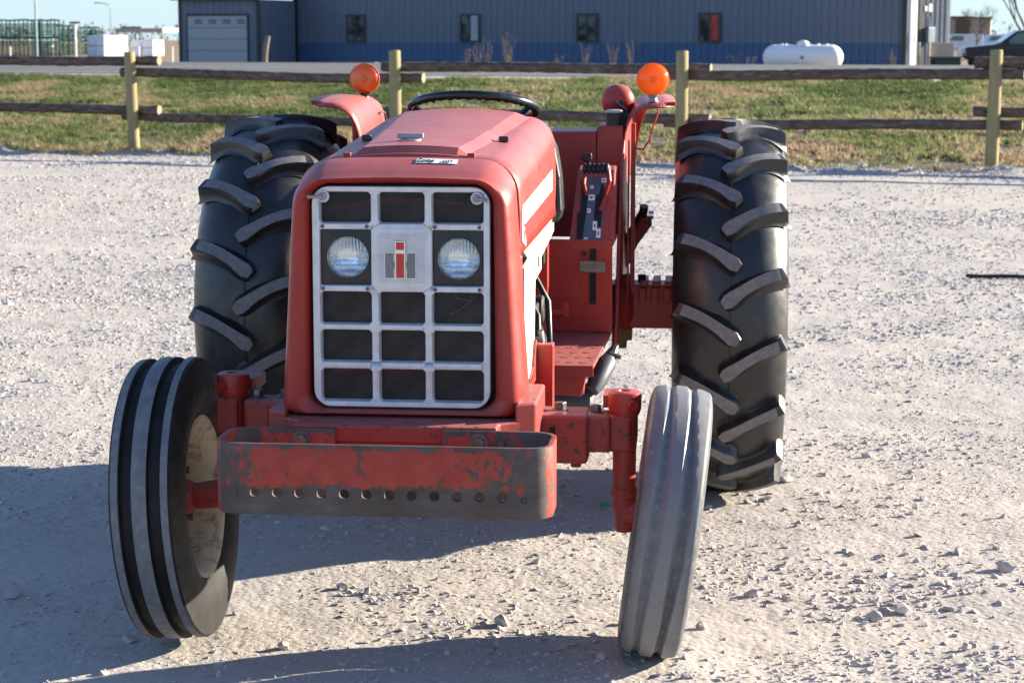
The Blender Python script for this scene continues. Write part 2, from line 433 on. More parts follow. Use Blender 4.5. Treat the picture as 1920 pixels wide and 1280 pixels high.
# ------------------------------------------------------------------ mesh helpers
class MB:
    def __init__(s):
        s.v, s.f, s.mi = [], [], []
    def add(s, verts, faces, mi=0):
        o = len(s.v)
        s.v += [tuple(x) for x in verts]
        s.f += [tuple(i + o for i in f) for f in faces]
        s.mi += [mi] * len(faces)
        return s
    def box(s, a, b, mi=0):
        (x0, y0, z0), (x1, y1, z1) = a, b
        v = [(x0, y0, z0), (x1, y0, z0), (x1, y1, z0), (x0, y1, z0), (x0, y0, z1), (x1, y0, z1), (x1, y1, z1), (x0, y1, z1)]
        return s.add(v, [(0, 3, 2, 1), (4, 5, 6, 7), (0, 1, 5, 4), (1, 2, 6, 5), (2, 3, 7, 6), (3, 0, 4, 7)], mi)
    def tube(s, pts, r, n=12, mi=0, cap=True):
        pts = [Vector(p) for p in pts]
        rs = r if isinstance(r, (list, tuple)) else [r] * len(pts)
        T = (pts[1] - pts[0]).normalized()
        u = T.orthogonal().normalized()
        verts = []
        for i, p in enumerate(pts):
            a = pts[max(0, i - 1)]
            b = pts[min(len(pts) - 1, i + 1)]
            t = (b - a).normalized()
            u = (u - t * u.dot(t)).normalized()
            q = t.cross(u)
            verts += [p + (u * math.cos(2 * PI * k / n) + q * math.sin(2 * PI * k / n)) * rs[i] for k in range(n)]
        faces = []
        for i in range(len(pts) - 1):
            for k in range(n):
                faces.append((i * n + k, i * n + (k + 1) % n, (i + 1) * n + (k + 1) % n, (i + 1) * n + k))
        if cap:
            faces.append(tuple(range(n - 1, -1, -1)))
            faces.append(tuple(range((len(pts) - 1) * n, len(pts) * n)))
        return s.add(verts, faces, mi)
    def lathe(s, prof, axis='x', n=64, c=(0, 0, 0), mis=None, closed=False):
        """prof: list of (a, r); a along axis"""
        verts = []
        for a, r in prof:
            for k in range(n):
                q = 2 * PI * k / n
                if axis == 'x':
                    p = (a, r * math.cos(q), r * math.sin(q))
                elif axis == 'y':
                    p = (r * math.sin(q), a, r * math.cos(q))
                else:
                    p = (r * math.cos(q), r * math.sin(q), a)
                verts.append((p[0] + c[0], p[1] + c[1], p[2] + c[2]))
        o = len(s.v)
        s.v += verts
        m = len(prof)
        for i in range(m if closed else m - 1):
            j = (i + 1) % m
            for k in range(n):
                s.f.append((o + i * n + k, o + i * n + (k + 1) % n, o + j * n + (k + 1) % n, o + j * n + k))
                s.mi.append(mis[i] if mis else 0)
        return s
    def prism(s, poly, axis, a, b, mi=0):
        """2D polygon extruded along axis: axis x -> poly (y,z); y -> (x,z); z -> (x,y)"""
        def P(p, t):
            return {'x': (t, p[0], p[1]), 'y': (p[0], t, p[1]), 'z': (p[0], p[1], t)}[axis]
        n = len(poly)
        v = [P(p, a) for p in poly] + [P(p, b) for p in poly]
        f = [tuple(range(n)), tuple(range(2 * n - 1, n - 1, -1))]
        f += [(i, i + n, (i + 1) % n + n, (i + 1) % n) for i in range(n)]
        return s.add(v, f, mi)
    def grid(s, rows, mi=0, close=False):
        n = len(rows[0])
        v = [p for r in rows for p in r]
        f = []
        for i in range(len(rows) - 1):
            for k in range(n if close else n - 1):
                f.append((i * n + k, i * n + (k + 1) % n, (i + 1) * n + (k + 1) % n, (i + 1) * n + k))
        return s.add(v, f, mi)
    def mesh(s, name, mats, smooth=None, recalc=True, merge=True):
        me = bpy.data.meshes.new(name)
        me.from_pydata(s.v, [], s.f)
        for m in (mats if isinstance(mats, (list, tuple)) else [mats]):
            me.materials.append(M[m] if isinstance(m, str) else m)
        if any(s.mi):
            me.polygons.foreach_set('material_index', s.mi)
        if recalc:
            bm = bmesh.new()
            bm.from_mesh(me)
            if merge:
                bmesh.ops.remove_doubles(bm, verts=bm.verts, dist=1e-5)
            bmesh.ops.recalc_face_normals(bm, faces=bm.faces)
            bm.to_mesh(me)
            bm.free()
        me.validate()
        if smooth:
            me.polygons.foreach_set('use_smooth', [True] * len(me.polygons))
            me.set_sharp_from_angle(angle=rad(smooth))
        me.update()
        return me
    def obj(s, name, mats, parent=None, smooth=None, loc=None, bevel=0, seg=2, solid=0, soff=0, recalc=True, subsurf=0, merge=True):
        o = bpy.data.objects.new(name, s.mesh(name, mats, smooth, recalc, merge))
        col.objects.link(o)
        if parent:
            o.parent = parent
        if loc:
            o.location = loc
        if subsurf:
            b = o.modifiers.new('sub', 'SUBSURF')
            b.levels = b.render_levels = subsurf
        if solid:
            b = o.modifiers.new('thick', 'SOLIDIFY')
            b.thickness = solid
            b.offset = soff
        if bevel:
            b = o.modifiers.new('bevel', 'BEVEL')
            b.width = bevel
            b.segments = seg
            b.limit_method = 'ANGLE'
            b.angle_limit = rad(38)
        return o

def tag(o, label=None, cat=None, group=None, kind=None):
    for k, v in (('label', label), ('category', cat), ('group', group), ('kind', kind)):
        if v:
            o[k] = v
    return o
def thing(name, label, cat, loc=(0, 0, 0), rz=0, group=None):
    o = bpy.data.objects.new(name, None)
    col.objects.link(o)
    o.empty_display_size = 0.2
    o.location = loc
    o.rotation_euler = (0, 0, rz)
    return tag(o, label, cat, group)
def linked(name, me, parent=None, loc=(0, 0, 0), rot=(0, 0, 0), scale=None):
    o = bpy.data.objects.new(name, me)
    col.objects.link(o)
    if parent:
        o.parent = parent
    o.location = loc
    o.rotation_euler = rot
    if scale:
        o.scale = scale
    return o

# numpy value noise
def vnoise(x, y, seed=0):
    xi = np.floor(x).astype(np.int64)
    yi = np.floor(y).astype(np.int64)
    fx = x - xi
    fy = y - yi
    fx = fx * fx * (3 - 2 * fx)
    fy = fy * fy * (3 - 2 * fy)
    def h(a, b):
        n = (a * 374761393 + b * 668265263 + seed * 974711) & 0xffffffff
        n = ((n ^ (n >> 13)) * 1274126177) & 0xffffffff
        n = n ^ (n >> 16)
        return (n & 0xffff) / 65535.0
    a, b, c, d = h(xi, yi), h(xi + 1, yi), h(xi, yi + 1), h(xi + 1, yi + 1)
    return (a + (b - a) * fx) * (1 - fy) + (c + (d - c) * fx) * fy
def fbm(x, y, octv=4, seed=0, gain=0.5):
    s = np.zeros_like(x)
    a = 1.0
    tot = 0
    for i in range(octv):
        s += a * vnoise(x * 2 ** i, y * 2 ** i, seed + i)
        tot += a
        a *= gain
    return s / tot

def tline(x, y):
    return (y + 0.353 * x - 27.9) / 1.06
def smooth(a):
    a = np.clip(a, 0, 1)
    return a * a * (3 - 2 * a)
def base_height(x, y):
    t = tline(x, y)
    z = 0.88 * np.clip((t + 0.2) / 13.6, 0, 1)
    z = z + 0.075 * np.exp(-((t + 0.70) / 0.38) ** 2) * np.clip(3.2 * fbm(x * 1.3, y * 1.3, 4, 5, 0.6) - 1.0, 0, 2)
    z = z - 0.55 * smooth((t - 35) / 14)
    return z
def ground_h(x, y):
    """surface height with the small relief of the lot"""
    x = np.asarray(x, float)
    y = np.asarray(y, float)
    z = base_height(x, y)
    d = np.hypot(x, y)
    t = tline(x, y)
    k = np.where(t < -0.3, 1.0, np.where(t < 13.4, 1.6, 0.0)) * np.exp(-d / 60)
    z = z + k * (0.050 * (fbm(x * 0.7, y * 1.0, 3, 1) - 0.5) + 0.018 * (fbm(x * 3.1, y * 4.0, 3, 2) - 0.5))
    return z
def gz(x, y):
    return float(base_height(np.array([float(x)]), np.array([float(y)]))[0])

# ------------------------------------------------------------------ ground sheet (polar grid, fine where the photograph looks)
ang = np.concatenate([np.linspace(-PI, -0.36, 46)[:-1], np.linspace(-0.36, 0.36, 560), np.linspace(0.36, PI, 46)[1:]])
rr = np.concatenate([[0.6, 1.6, 2.6, 3.5], np.geomspace(4.2, 30, 420), np.geomspace(30.6, 75, 60), np.geomspace(80, 4000, 34)])
A, Rr = np.meshgrid(ang[:-1], rr)
X = Rr * np.sin(A)
Y = Rr * np.cos(A)
Z = ground_h(X, Y)
near = np.exp(-(Rr / 13) ** 2)
Z += near * (0.006 * (fbm(X * 16, Y * 16, 3, 8, 0.6) - 0.5) + 0.0035 * (fbm(X * 55, Y * 55, 2, 9) - 0.5))
mids = np.exp(-((Rr - 14) / 9) ** 2) * (tline(X, Y) < -0.4)
Z += mids * 0.012 * (fbm(X * 7, Y * 7, 3, 12, 0.6) - 0.5)
na, nr = len(ang) - 1, len(rr)
V = np.stack([X, Y, Z], -1).reshape(-1, 3)
I, J = np.meshgrid(np.arange(nr - 1), np.arange(na), indexing='ij')
J2 = (J + 1) % na
F = np.stack([I * na + J, (I + 1) * na + J, (I + 1) * na + J2, I * na + J2], -1).reshape(-1, 4)
me = bpy.data.meshes.new('ground')
me.vertices.add(len(V))
me.vertices.foreach_set('co', V.ravel())
me.loops.add(F.size)
me.loops.foreach_set('vertex_index', F.ravel().astype(np.int32))
me.polygons.add(len(F))
me.polygons.foreach_set('loop_start', np.arange(0, F.size, 4, dtype=np.int32))
me.polygons.foreach_set('loop_total', np.full(len(F), 4, np.int32))
me.polygons.foreach_set('use_smooth', np.ones(len(F), bool))
me.update(calc_edges=True)
me.validate()
me.materials.append(M['ground'])
g = bpy.data.objects.new('ground', me)
col.objects.link(g)
g['kind'] = 'structure'

def strip(name, t0, t1, lift, mat, x0=-160, x1=160, n=80):
    rows = []
    for t in (t0, t1):
        row = []
        for i in range(n + 1):
            x = x0 + (x1 - x0) * i / n
            y = 27.9 - 0.353 * x + 1.06 * t
            row.append((x, y, gz(x, y) + lift))
        rows.append(row)
    o = MB().grid(rows).obj(name, mat)
    o['kind'] = 'structure'
    return o
strip('road', 13.9, 34.5, 0.035, 'asphalt')
strip('road_shoulder', 12.6, 13.9, 0.022, 'concrete')
strip('road_edge_line', 14.5, 14.72, 0.039, 'line')
strip('road_centre_line', 23.6, 23.75, 0.039, 'line')

# ------------------------------------------------------------------ building across the road
WD = Vector((0.922, -0.387, 0))        # along the long wall, towards the right
WN = Vector((0.387, 0.922, 0))         # away from the camera
PW, BASE, WAIN, EAVE = 0.914, 0.25, 1.52, 4.7
def panel_mesh(name, z0, z1, mat, width=PW):
    m = MB()
    pr = []
    for k in range(3):
        a = k * width / 3
        pr += [(a, 0), (a + 0.02, -0.028), (a + 0.05, -0.028), (a + 0.07, 0), (a + 0.15, 0), (a + 0.16, -0.007), (a + 0.18, -0.007), (a + 0.19, 0)]
    pr.append((width, 0))
    m.grid([[(p[0], p[1], z0) for p in pr], [(p[0], p[1], z1) for p in pr]])
    return m.mesh(name, mat)
bld = thing('metal_building', 'long slate grey metal building with blue wainscot across the road', 'building', (-9.32, 87.4, 0), math.atan2(WD.y, WD.x))
up_me = panel_mesh('siding_panel', WAIN + 0.002, EAVE, 'siding')
lo_me = panel_mesh('wainscot_panel', BASE - 0.3, WAIN - 0.002, 'blue_siding')
L_MAIN, L_END = 26.4, 8.9
nmain = 29
for i in range(nmain):
    s = L_MAIN / (nmain * PW)
    linked('siding_panel', up_me, bld, (i * L_MAIN / nmain, 0, 0), (0, 0, 0), (s, 1, 1))
    linked('wainscot_panel', lo_me, bld, (i * L_MAIN / nmain, 0, 0), (0, 0, 0), (s, 1, 1))
CANT, L_CANT = rad(56.3), 2.34
cw = thing('canted_wall', 'short canted grey and blue wall at the right end of the metal building', 'wall', (0, 0, 0), 0)
cw.location = (15.03, 77.19, 0)
cw.rotation_euler = (0, 0, math.atan2(WD.y, WD.x) + CANT)
for i in range(3):
    s = L_CANT / (3 * PW)
    linked('siding_panel', up_me, cw, (i * L_CANT / 3, 0, 0), (0, 0, 0), (s, 1, 1))
    linked('wainscot_panel', lo_me, cw, (i * L_CANT / 3, 0, 0), (0, 0, 0), (s, 1, 1))
def cant_s(px):
    k = (px - 960) / 3750.0
    dx, dy = math.cos(cw.rotation_euler.z), math.sin(cw.rotation_euler.z)
    return (k * 77.19 - 15.03) / (dx - k * dy)
MB().box((L_MAIN - 0.1, 0.05, BASE - 0.3), (L_MAIN, L_END, EAVE)).obj('end_wall', 'siding', bld)
MB().box((-0.12, -0.06, 0), (0.06, 0.1, EAVE)).obj('corner_trim', 'trim', bld)
MB().box((L_MAIN - 0.16, -0.06, 0), (L_MAIN + 0.05, 0.04, EAVE)).obj('corner_trim', 'trim', bld)
MB().prism([(-0.5, EAVE), (L_END / 2, EAVE + 1.5), (L_END + 0.5, EAVE), (L_END + 0.5, EAVE - 0.12), (L_END / 2, EAVE + 1.38), (-0.5, EAVE - 0.12)], 'x', -0.5, L_MAIN + 0.5).obj('roof', 'roof', bld)
MB().prism([(0, EAVE - 0.01), (L_END / 2, EAVE + 1.36), (L_END, EAVE - 0.01)], 'x', L_MAIN - 0.02, L_MAIN).obj('gable', 'siding', bld)
MB().box((0.02, L_END - 0.05, BASE - 0.3), (L_MAIN, L_END, EAVE)).box((0, 0.12, BASE - 0.3), (0.06, L_END, EAVE)).obj('back_wall', 'siding', bld)
# windows along the wall: distances measured from the left corner
def wall_s(px):
    k = (px - 960) / 3750.0
    # ray (k,1) meets the wall line
    p = Vector((-9.32, 87.4, 0))
    a = (k * p.y - p.x) / (WD.x - k * WD.y)
    return a
wz0, wz1 = WAIN + 0.04, WAIN + 1.20
for i, px in enumerate((672, 883, 1100, 1327)):
    s = wall_s(px)
    fr = MB()
    x0, x1 = s - 0.46, s + 0.46
    for a, b in (((x0, wz0), (x1, wz0 + 0.07)), ((x0, wz1 - 0.07), (x1, wz1)), ((x0, wz0 + 0.07), (x0 + 0.08, wz1 - 0.07)), ((x1 - 0.08, wz0 + 0.07), (x1, wz1 - 0.07)), ((s - 0.03, wz0 + 0.07), (s + 0.03, wz1 - 0.07))):
        fr.box((a[0], -0.09, a[1]), (b[0], -0.03, b[1]))
    f = fr.obj('window', 'trim', bld)
    for sx0, sx1, mat in ((x0 + 0.08, s - 0.03, 'pane'), (s + 0.03, x1 - 0.08, ('pane', 'curtain', 'pane', 'red_sign')[i])):
        MB().box((sx0, -0.06, wz0 + 0.07), (sx1, -0.045, wz1 - 0.07)).obj('pane', mat, f)
# garage wing at the left end, standing forward of the long wall
wing = thing('garage_wing', 'grey garage wing with a pale roll-up door at the left end of the metal building', 'garage', (-10.57, 84.41, 0), math.atan2(WD.y, WD.x))
WT = 3.32
wf = panel_mesh('wing_panel', BASE - 0.3, WT, 'siding')
for i in range(4):
    linked('siding_panel', wf, wing, (-3.81 + i * 3.81 / 4, 0, 0), (0, 0, 0), (3.81 / 4 / PW, 1, 1))
for i in range(4):
    linked('siding_panel', wf, wing, (0, i * 3.24 / 4, 0), (0, 0, PI / 2), (3.24 / 4 / PW, 1, 1))
MB().box((-3.83, 0.03, BASE - 0.3), (-3.79, 3.24, WT)).obj('side_wall', 'siding', wing)
MB().prism([(-0.25, WT + 0.02), (-0.25, WT + 0.14), (3.5, WT + 0.62), (3.5, WT + 0.5)], 'x', -4.05, 0.12).obj('roof', 'roof', wing)
MB().box((-4.07, -0.32, WT - 0.02), (0.14, -0.25, WT + 0.15)).box((-0.1, -0.05, 0), (0.05, 0.05, WT)).box((-3.86, -0.05, 0), (-3.74, 0.05, WT)).box((0.04, 3.1, 0), (0.09, 3.27, WT)).obj('trim_board', 'trim', wing)
def wing_s(px):
    k = (px - 960) / 3750.0
    p = Vector((-10.57, 84.41, 0))
    return (k * p.y - p.x) / (WD.x - k * WD.y)
d0, d1 = wing_s(361), wing_s(470)
gd = MB()
for k in range(5):
    gd.box((d0, -0.075, BASE + k * 0.48), (d1, -0.035, BASE + k * 0.48 + 0.465))
gdo = gd.obj('garage_door', 'door', wing, bevel=0.01)
for k in range(4):
    a = d0 + (d1 - d0) * (0.12 + 0.24 * k)
    MB().box((a, -0.09, BASE + 2.06), (a + 0.36, -0.07, BASE + 2.27)).obj('door_pane', 'door_pane', gdo)
tr = MB()
tr.box((d0 - 0.08, -0.07, BASE), (d0 - 0.005, -0.03, BASE + 2.42)).box((d1 + 0.005, -0.07, BASE), (d1 + 0.08, -0.03, BASE + 2.42)).box((d0 - 0.08, -0.07, BASE + 2.425), (d1 + 0.08, -0.03, BASE + 2.5))
tr.obj('door_trim', 'trim', gdo)

# end wall fittings and things by the right corner
def at(px, d, z=None):
    """world point on the ray through column px of the photograph at distance d"""
    x = (px - 960) / 3750.0 * d
    return Vector((x, d, gz(x, d) if z is None else z))
p = at(1703, 76.4)
pl = MB()
pl.box((-0.17, -0.05, 0), (0.17, 0.05, 5.4)).box((-0.2, -0.08, 0), (0.2, 0.08, 0.1))
t = thing('white_column', 'tall white square column standing at the right corner of the metal building', 'column', p, 0.62)
pl.obj('shaft', 'white', t)
MB().box((-0.09, -0.056, 1.2), (-0.05, -0.05, 1.5)).box((0.03, -0.056, 1.2), (0.09, -0.05, 1.5)).obj('plate', 'galv', t)
MB().box((cant_s(1711), -0.08, BASE), (cant_s(1722), -0.03, EAVE)).obj('door_jamb', 'trim', cw)
mb_ = MB().box((cant_s(1723), -0.25, WAIN + 0.02), (cant_s(1736), -0.03, WAIN + 0.62)).obj('meter_box', 'galv', cw, bevel=0.03)
MB().tube([(cant_s(1731), -0.05, WAIN + 0.62), (cant_s(1731), -0.05, WAIN + 1.0)], 0.03, 8).obj('conduit', 'galv', mb_)
MB().box((cant_s(1721), -0.1, WAIN + 1.22), (cant_s(1725), -0.03, WAIN + 1.42)).obj('wall_lamp', 'white', cw)
MB().box((cant_s(1729), -0.1, WAIN + 1.20), (cant_s(1734), -0.03, WAIN + 1.50)).obj('wall_lamp', 'white', cw)
t = thing('beige_cabinet', 'low beige slatted cabinet against the right end of the metal building', 'cabinet', at(1757, 76.2, 0.3), 0.2)
c = MB().box((-0.4, -0.3, 0), (0.4, 0.3, 1.25)).obj('case', 'beige', t, bevel=0.02)
for k in range(8):
    MB().box((-0.36, -0.32, 0.12 + k * 0.13), (0.36, -0.3, 0.2 + k * 0.13)).obj('slat', 'beige', t)
t = thing('utility_bin', 'dark low bin beside the beige cabinet', 'bin', at(1765, 74.6, 0.3), 0.2)
MB().box((-0.5, -0.3, 0), (0.5, 0.3, 0.68)).obj('case', 'trim', t, bevel=0.03)
MB().box((-0.53, -0.33, 0.68), (0.53, 0.33, 0.75)).obj('lid', 'green_tube', t, bevel=0.02)
# two bollards
for px, lab in ((1714, 'thin tan bollard nearest the white column'), (1733, 'thin tan bollard below the grey meter box')):
    MBo = MB().tube([(0, 0, 0), (0, 0, 1.32)], 0.075, 10)
    o = MBo.obj('bollard', 'beige', smooth=40)
    o.location = at(px, 75.5, 0.25)
    tag(o, lab, 'bollard', 'bollards beside the metal building')

# propane tank
tk = thing('propane_tank', 'white horizontal propane tank lying in front of the blue wainscot', 'tank', at(1500, 72, 0.42), -0.2)
prof = []
for i in range(9):
    q = PI / 2 * i / 8
    prof.append((-1.0 - 0.42 * math.cos(q), 0.45 * math.sin(q)))
prof += [(1.0 + 0.42 * math.sin(PI / 2 * i / 8), 0.45 * math.cos(PI / 2 * i / 8)) for i in range(9)]
MB().lathe(prof, 'x', 32, (0, 0, 0.62)).obj('shell', 'white', tk, smooth=50)
MB().lathe([(1.03, 0.22), (1.10, 0.22), (1.17, 0.19), (1.21, 0.1), (1.22, 0.0)], 'z', 20).obj('dome', 'white', tk, smooth=50)
for x in (-0.75, -0.6, 0.55, 0.85):
    MB().tube([(x, 0, 1.05), (x, 0, 1.11)], 0.04, 8).obj('fitting', 'white', tk)
for x in (-0.8, 0.8):
    MB().box((x - 0.06, -0.3, 0), (x + 0.06, 0.3, 0.25)).obj('leg', 'white', tk)
MB().tube([(0, -0.462, 0.62), (0, -0.44, 0.62)], 0.07, 12).obj('emblem', 'galv', tk)

# parked suv at the right edge
sv = thing('parked_car', 'dark navy suv parked at the right edge beyond the road', 'car', at(1790, 96, 0.26), -0.06)
side = [(0.0, 0.55), (0.05, 0.95), (0.2, 1.05), (1.35, 1.17), (1.75, 1.22), (2.5, 1.78), (2.9, 1.86), (5.1, 1.86), (5.4, 1.2), (5.4, 0.5), (4.85, 0.42), (4.0, 0.42), (1.5, 0.42), (0.5, 0.42)]
MB().prism(side, 'y', -0.95, 0.95).obj('body', 'car', sv, bevel=0.07, seg=3, smooth=30)
for y in (-0.96, 0.957):
    MB().prism([(1.95, 1.22), (2.58, 1.72), (3.08, 1.75), (3.08, 1.22)], 'y', y, y + 0.005).obj('window', 'car_glass', sv)
    MB().prism([(3.2, 1.22), (3.2, 1.75), (4.2, 1.75), (4.2, 1.22)], 'y', y, y + 0.005).obj('window', 'pane', sv)
    for x in (0.98, 4.35):
        wh = MB().lathe([(y - 0.03, 0.0), (y - 0.03, 0.24), (y, 0.26), (y, 0.38), (y + 0.02, 0.4), (y + 0.2, 0.4)], 'y', 24, (x, 0, 0.4), [1, 1, 0, 0, 0]).obj('wheel', ['rubber', 'galv'], sv, smooth=40)
MB().prism([(1.79, 1.265), (2.44, 1.752), (2.432, 1.763), (1.782, 1.276)], 'y', -0.8, 0.8).obj('windscreen', 'car_glass', sv)
MB().box((-0.02, -0.965, 0.78), (0.14, -0.7, 0.98)).obj('headlight', 'car_light', sv, bevel=0.02)
MB().box((-0.015, -0.968, 0.68), (0.2, -0.75, 0.77)).obj('indicator', 'orange', sv, bevel=0.02)
MB().box((-0.12, -0.93, 0.42), (0.12, 0.93, 0.6)).obj('bumper', 'chrome', sv, bevel=0.03)
MB().box((2.02, -1.15, 1.2), (2.14, -0.96, 1.38)).obj('mirror', 'car', sv, bevel=0.03)

# weeds and odds along the wall
def weed(px, d, h, lab, spread=0.25, n=5):
    m = MB()
    for i in range(n):
        a = random.uniform(-1, 1) * spread
        b = random.uniform(-1, 1) * spread
        hh = h * random.uniform(0.6, 1)
        m.tube([(a * 0.2, b * 0.2, 0), (a * 0.6, b * 0.6, hh * 0.6), (a, b, hh)], [0.011, 0.008, 0.004], 5)
        for k in range(6):
            z = hh * random.uniform(0.45, 1)
            q = random.uniform(0, 2 * PI)
            m.tube([(a * z / hh, b * z / hh, z), (a * z / hh + 0.09 * math.cos(q), b * z / hh + 0.09 * math.sin(q), z + 0.1)], [0.011, 0.006], 4)
    o = m.obj('dry_weed', 'weed')
    o.location = at(px, d, 0.5)
    tag(o, lab, 'weed', 'dry weeds along the far road edge')
for px, h, lab in ((878, 0.85, 'dry reddish weed below the second window, leftmost of its cluster'), (897, 1.1, 'tall dry weed under the right edge of the second window'), (911, 1.2, 'dry weed just right of the second window'), (947, 1.35, 'tallest pale weed between the second and third windows'), (954, 1.05, 'reddish weed leaning beside the tallest pale weed'), (1045, 0.6, 'short twiggy weed left of the third window'), (1095, 0.95, 'thin weed below the third window'), (1148, 1.0, 'leaning dry weed right of the third window'), (1184, 0.95, 'upright dry weed farther right of the third window'), (1372, 0.55, 'low tan weed clump left of the propane tank'), (1400, 0.6, 'low tan weed clump touching the propane tank'), (1668, 0.7, 'dry weed by the right corner of the building')):
    weed(px, 71 + random.uniform(-1, 1), h + 0.15, lab)
o = MB().tube([(0, 0, 0), (0.06, 0, 0.7), (0.16, 0, 1.25)], [0.11, 0.1, 0.09], 10).obj('leaning_stump_post', 'old_wood', smooth=50)
o.location = at(499, 72, 0.55)
tag(o, 'short grey wooden post leaning before the garage wing', 'post')
t = thing('flat_trailer', 'dark low flat trailer lying before the blue wainscot left of centre', 'trailer', at(672, 76, 0.5), -0.3)
MB().box((-0.9, -0.4, 0.12), (0.9, 0.4, 0.34)).obj('deck', 'trim', t, bevel=0.03)
MB().box((0.9, -0.05, 0.16), (2.3, 0.05, 0.26)).obj('tongue', 'galv', t)
MB().tube([(-0.2, -0.45, 0.15), (-0.2, 0.45, 0.15)], 0.2, 14).obj('wheel', 'rubber', t, smooth=40)

# ------------------------------------------------------------------ far left: yard with green panels and white bundles
def panel_rack(px, d, wpx, h, lab, rows=6):
    wdt = wpx / 3750 * d
    t = thing('panel_rack', lab, 'livestock panels', at(px, d, 0.3), random.uniform(-0.05, 0.05), 'stacks of green livestock panels')
    nst = max(3, int(wdt / 0.7))
    m = MB()
    for i in range(nst + 1):
        x = -wdt / 2 + wdt * i / nst
        for yy in (0, 1.6):
            m.tube([(x, yy, 0), (x + random.uniform(-.04, .04), yy, h + random.uniform(-0.05, 0.1))], 0.07, 6)
    m.obj('upright', 'green_tube', t)['kind'] = 'stuff'
    for lev in (0.0, h * 0.5):
        m = MB()
        for k in range(rows):
            for yy in (0.2, 0.6, 1.0, 1.4):
                z = lev + 0.15 + k * (h * 0.5 - 0.25) / rows
                m.tube([(-wdt / 2 + random.uniform(0, 0.2), yy, z), (0, yy, z + random.uniform(-.03, .03)), (wdt / 2 - random.uniform(0, 0.2), yy, z)], 0.05, 5)
        m.obj('panel_stack', 'green_tube', t)['kind'] = 'stuff'
    for lev in (h * 0.5, h):
        m = MB()
        m.tube([(-wdt / 2 - 0.1, 0, lev), (-wdt / 4, 0, lev + 0.07), (0, 0, lev), (wdt / 4, 0, lev + 0.07), (wdt / 2 + 0.1, 0, lev)], 0.07, 6)
        m.obj('crossbar', 'green_tube', t)
panel_rack(30, 165, 96, 2.9, 'leftmost tall rack of green tube livestock panels in the far yard')
panel_rack(98, 165, 46, 2.9, 'second tall rack of green tube panels in the far yard')
panel_rack(135, 172, 30, 2.5, 'open rack of green tube panels left of the sign post')
panel_rack(178, 180, 32, 2.4, 'green tube rack just behind the white bundles')
def bundle(px, d, w_, dp, h, lab, split, rz):
    t = thing('wrapped_bundle', lab, 'bundle', at(px, d, 0.3), rz, 'white wrapped bundles in the far yard')
    for i in range(split):
        for k in range(2):
            x0 = -w_ / 2 + w_ * i / split
            MB().box((x0 + 0.03, -dp / 2, k * h / 2 + 0.03), (x0 + w_ / split - 0.03, dp / 2, (k + 1) * h / 2 - 0.03)).obj('pack', 'wrap', t, bevel=0.05)
    MB().box((-w_ / 2, -dp / 2 + 0.05, 0), (w_ / 2, dp / 2 - 0.05, 0.06)).obj('pallet', 'old_wood', t)
bundle(210, 165, 2.3, 2.4, 1.75, 'large white wrapped bundle stacked two high in the far yard', 2, -0.75)
bundle(283, 168, 2.2, 1.8, 1.35, 'smaller white wrapped bundle nearer the garage wing', 2, -0.35)
bundle(97, 172, 0.9, 0.9, 1.2, 'small white wrapped bundle among the green panels', 1, -0.3)
cn = thing('open_shed', 'low open shed with a pale flat roof behind the white bundles', 'shed', at(288, 195, 0.3), -0.35)
MB().box((-2.6, -2, 2.05), (2.6, 2, 2.45)).obj('roof', 'beige', cn)
MB().box((-2.9, -0.5, 2.2), (-0.6, 2.2, 2.62)).obj('upper_roof', 'slate', cn)
for x in (-2.5, 2.5):
    for y in (-1.8, 1.8):
        MB().box((x - 0.07, y - 0.07, 0), (x + 0.07, y + 0.07, 2.05)).obj('pole', 'galv', cn)
def lamp_post(px, d, h, side, lab):
    t = thing('street_lamp', lab, 'street lamp', at(px, d, 0.3), 0, 'street lamps far behind the lot')
    MB().tube([(0, 0, 0), (0, 0, h * 0.88)], [0.085, 0.06], 8).obj('pole', 'galv', t)
    MB().tube([(0, 0, h * 0.88), (0.1 * side, 0, h * 0.95), (0.6 * side, 0, h), (1.4 * side, 0, h + 0.05)], 0.05, 6).obj('arm', 'galv', t)
    MB().box((min(1.3 * side, 1.9 * side), -0.12, h), (max(1.3 * side, 1.9 * side), 0.12, h + 0.12)).obj('lamp_head', 'galv', t, bevel=0.02)
lamp_post(78, 150, 5.2, 1, 'tall street lamp rising from behind the green panels')
lamp_post(217, 240, 5.6, -1, 'thin distant street lamp over the white bundles')
t = thing('sign_post', 'white post with a dark flat plate on top in the far yard', 'sign', at(150, 120, 0.3))
MB().box((-0.06, -0.06, 0), (0.06, 0.06, 2.3)).obj('post', 'white', t)
MB().box((-0.3, -0.05, 2.3), (0.3, 0.05, 2.42)).obj('plate', 'trim', t)
for px, lab in ((29, 'white stake below the leftmost green rack'), (209, 'white stake before the large white bundle'), (268, 'white stake before the smaller white bundle'), (330, 'white stake beside the garage wing')):
    o = MB().tube([(0, 0, 0), (0, 0, 1.0)], 0.045, 6).obj('marker_stake', 'white')
    o.location = at(px, 112, 0.3)
    tag(o, lab, 'stake', 'white stakes in the far field')

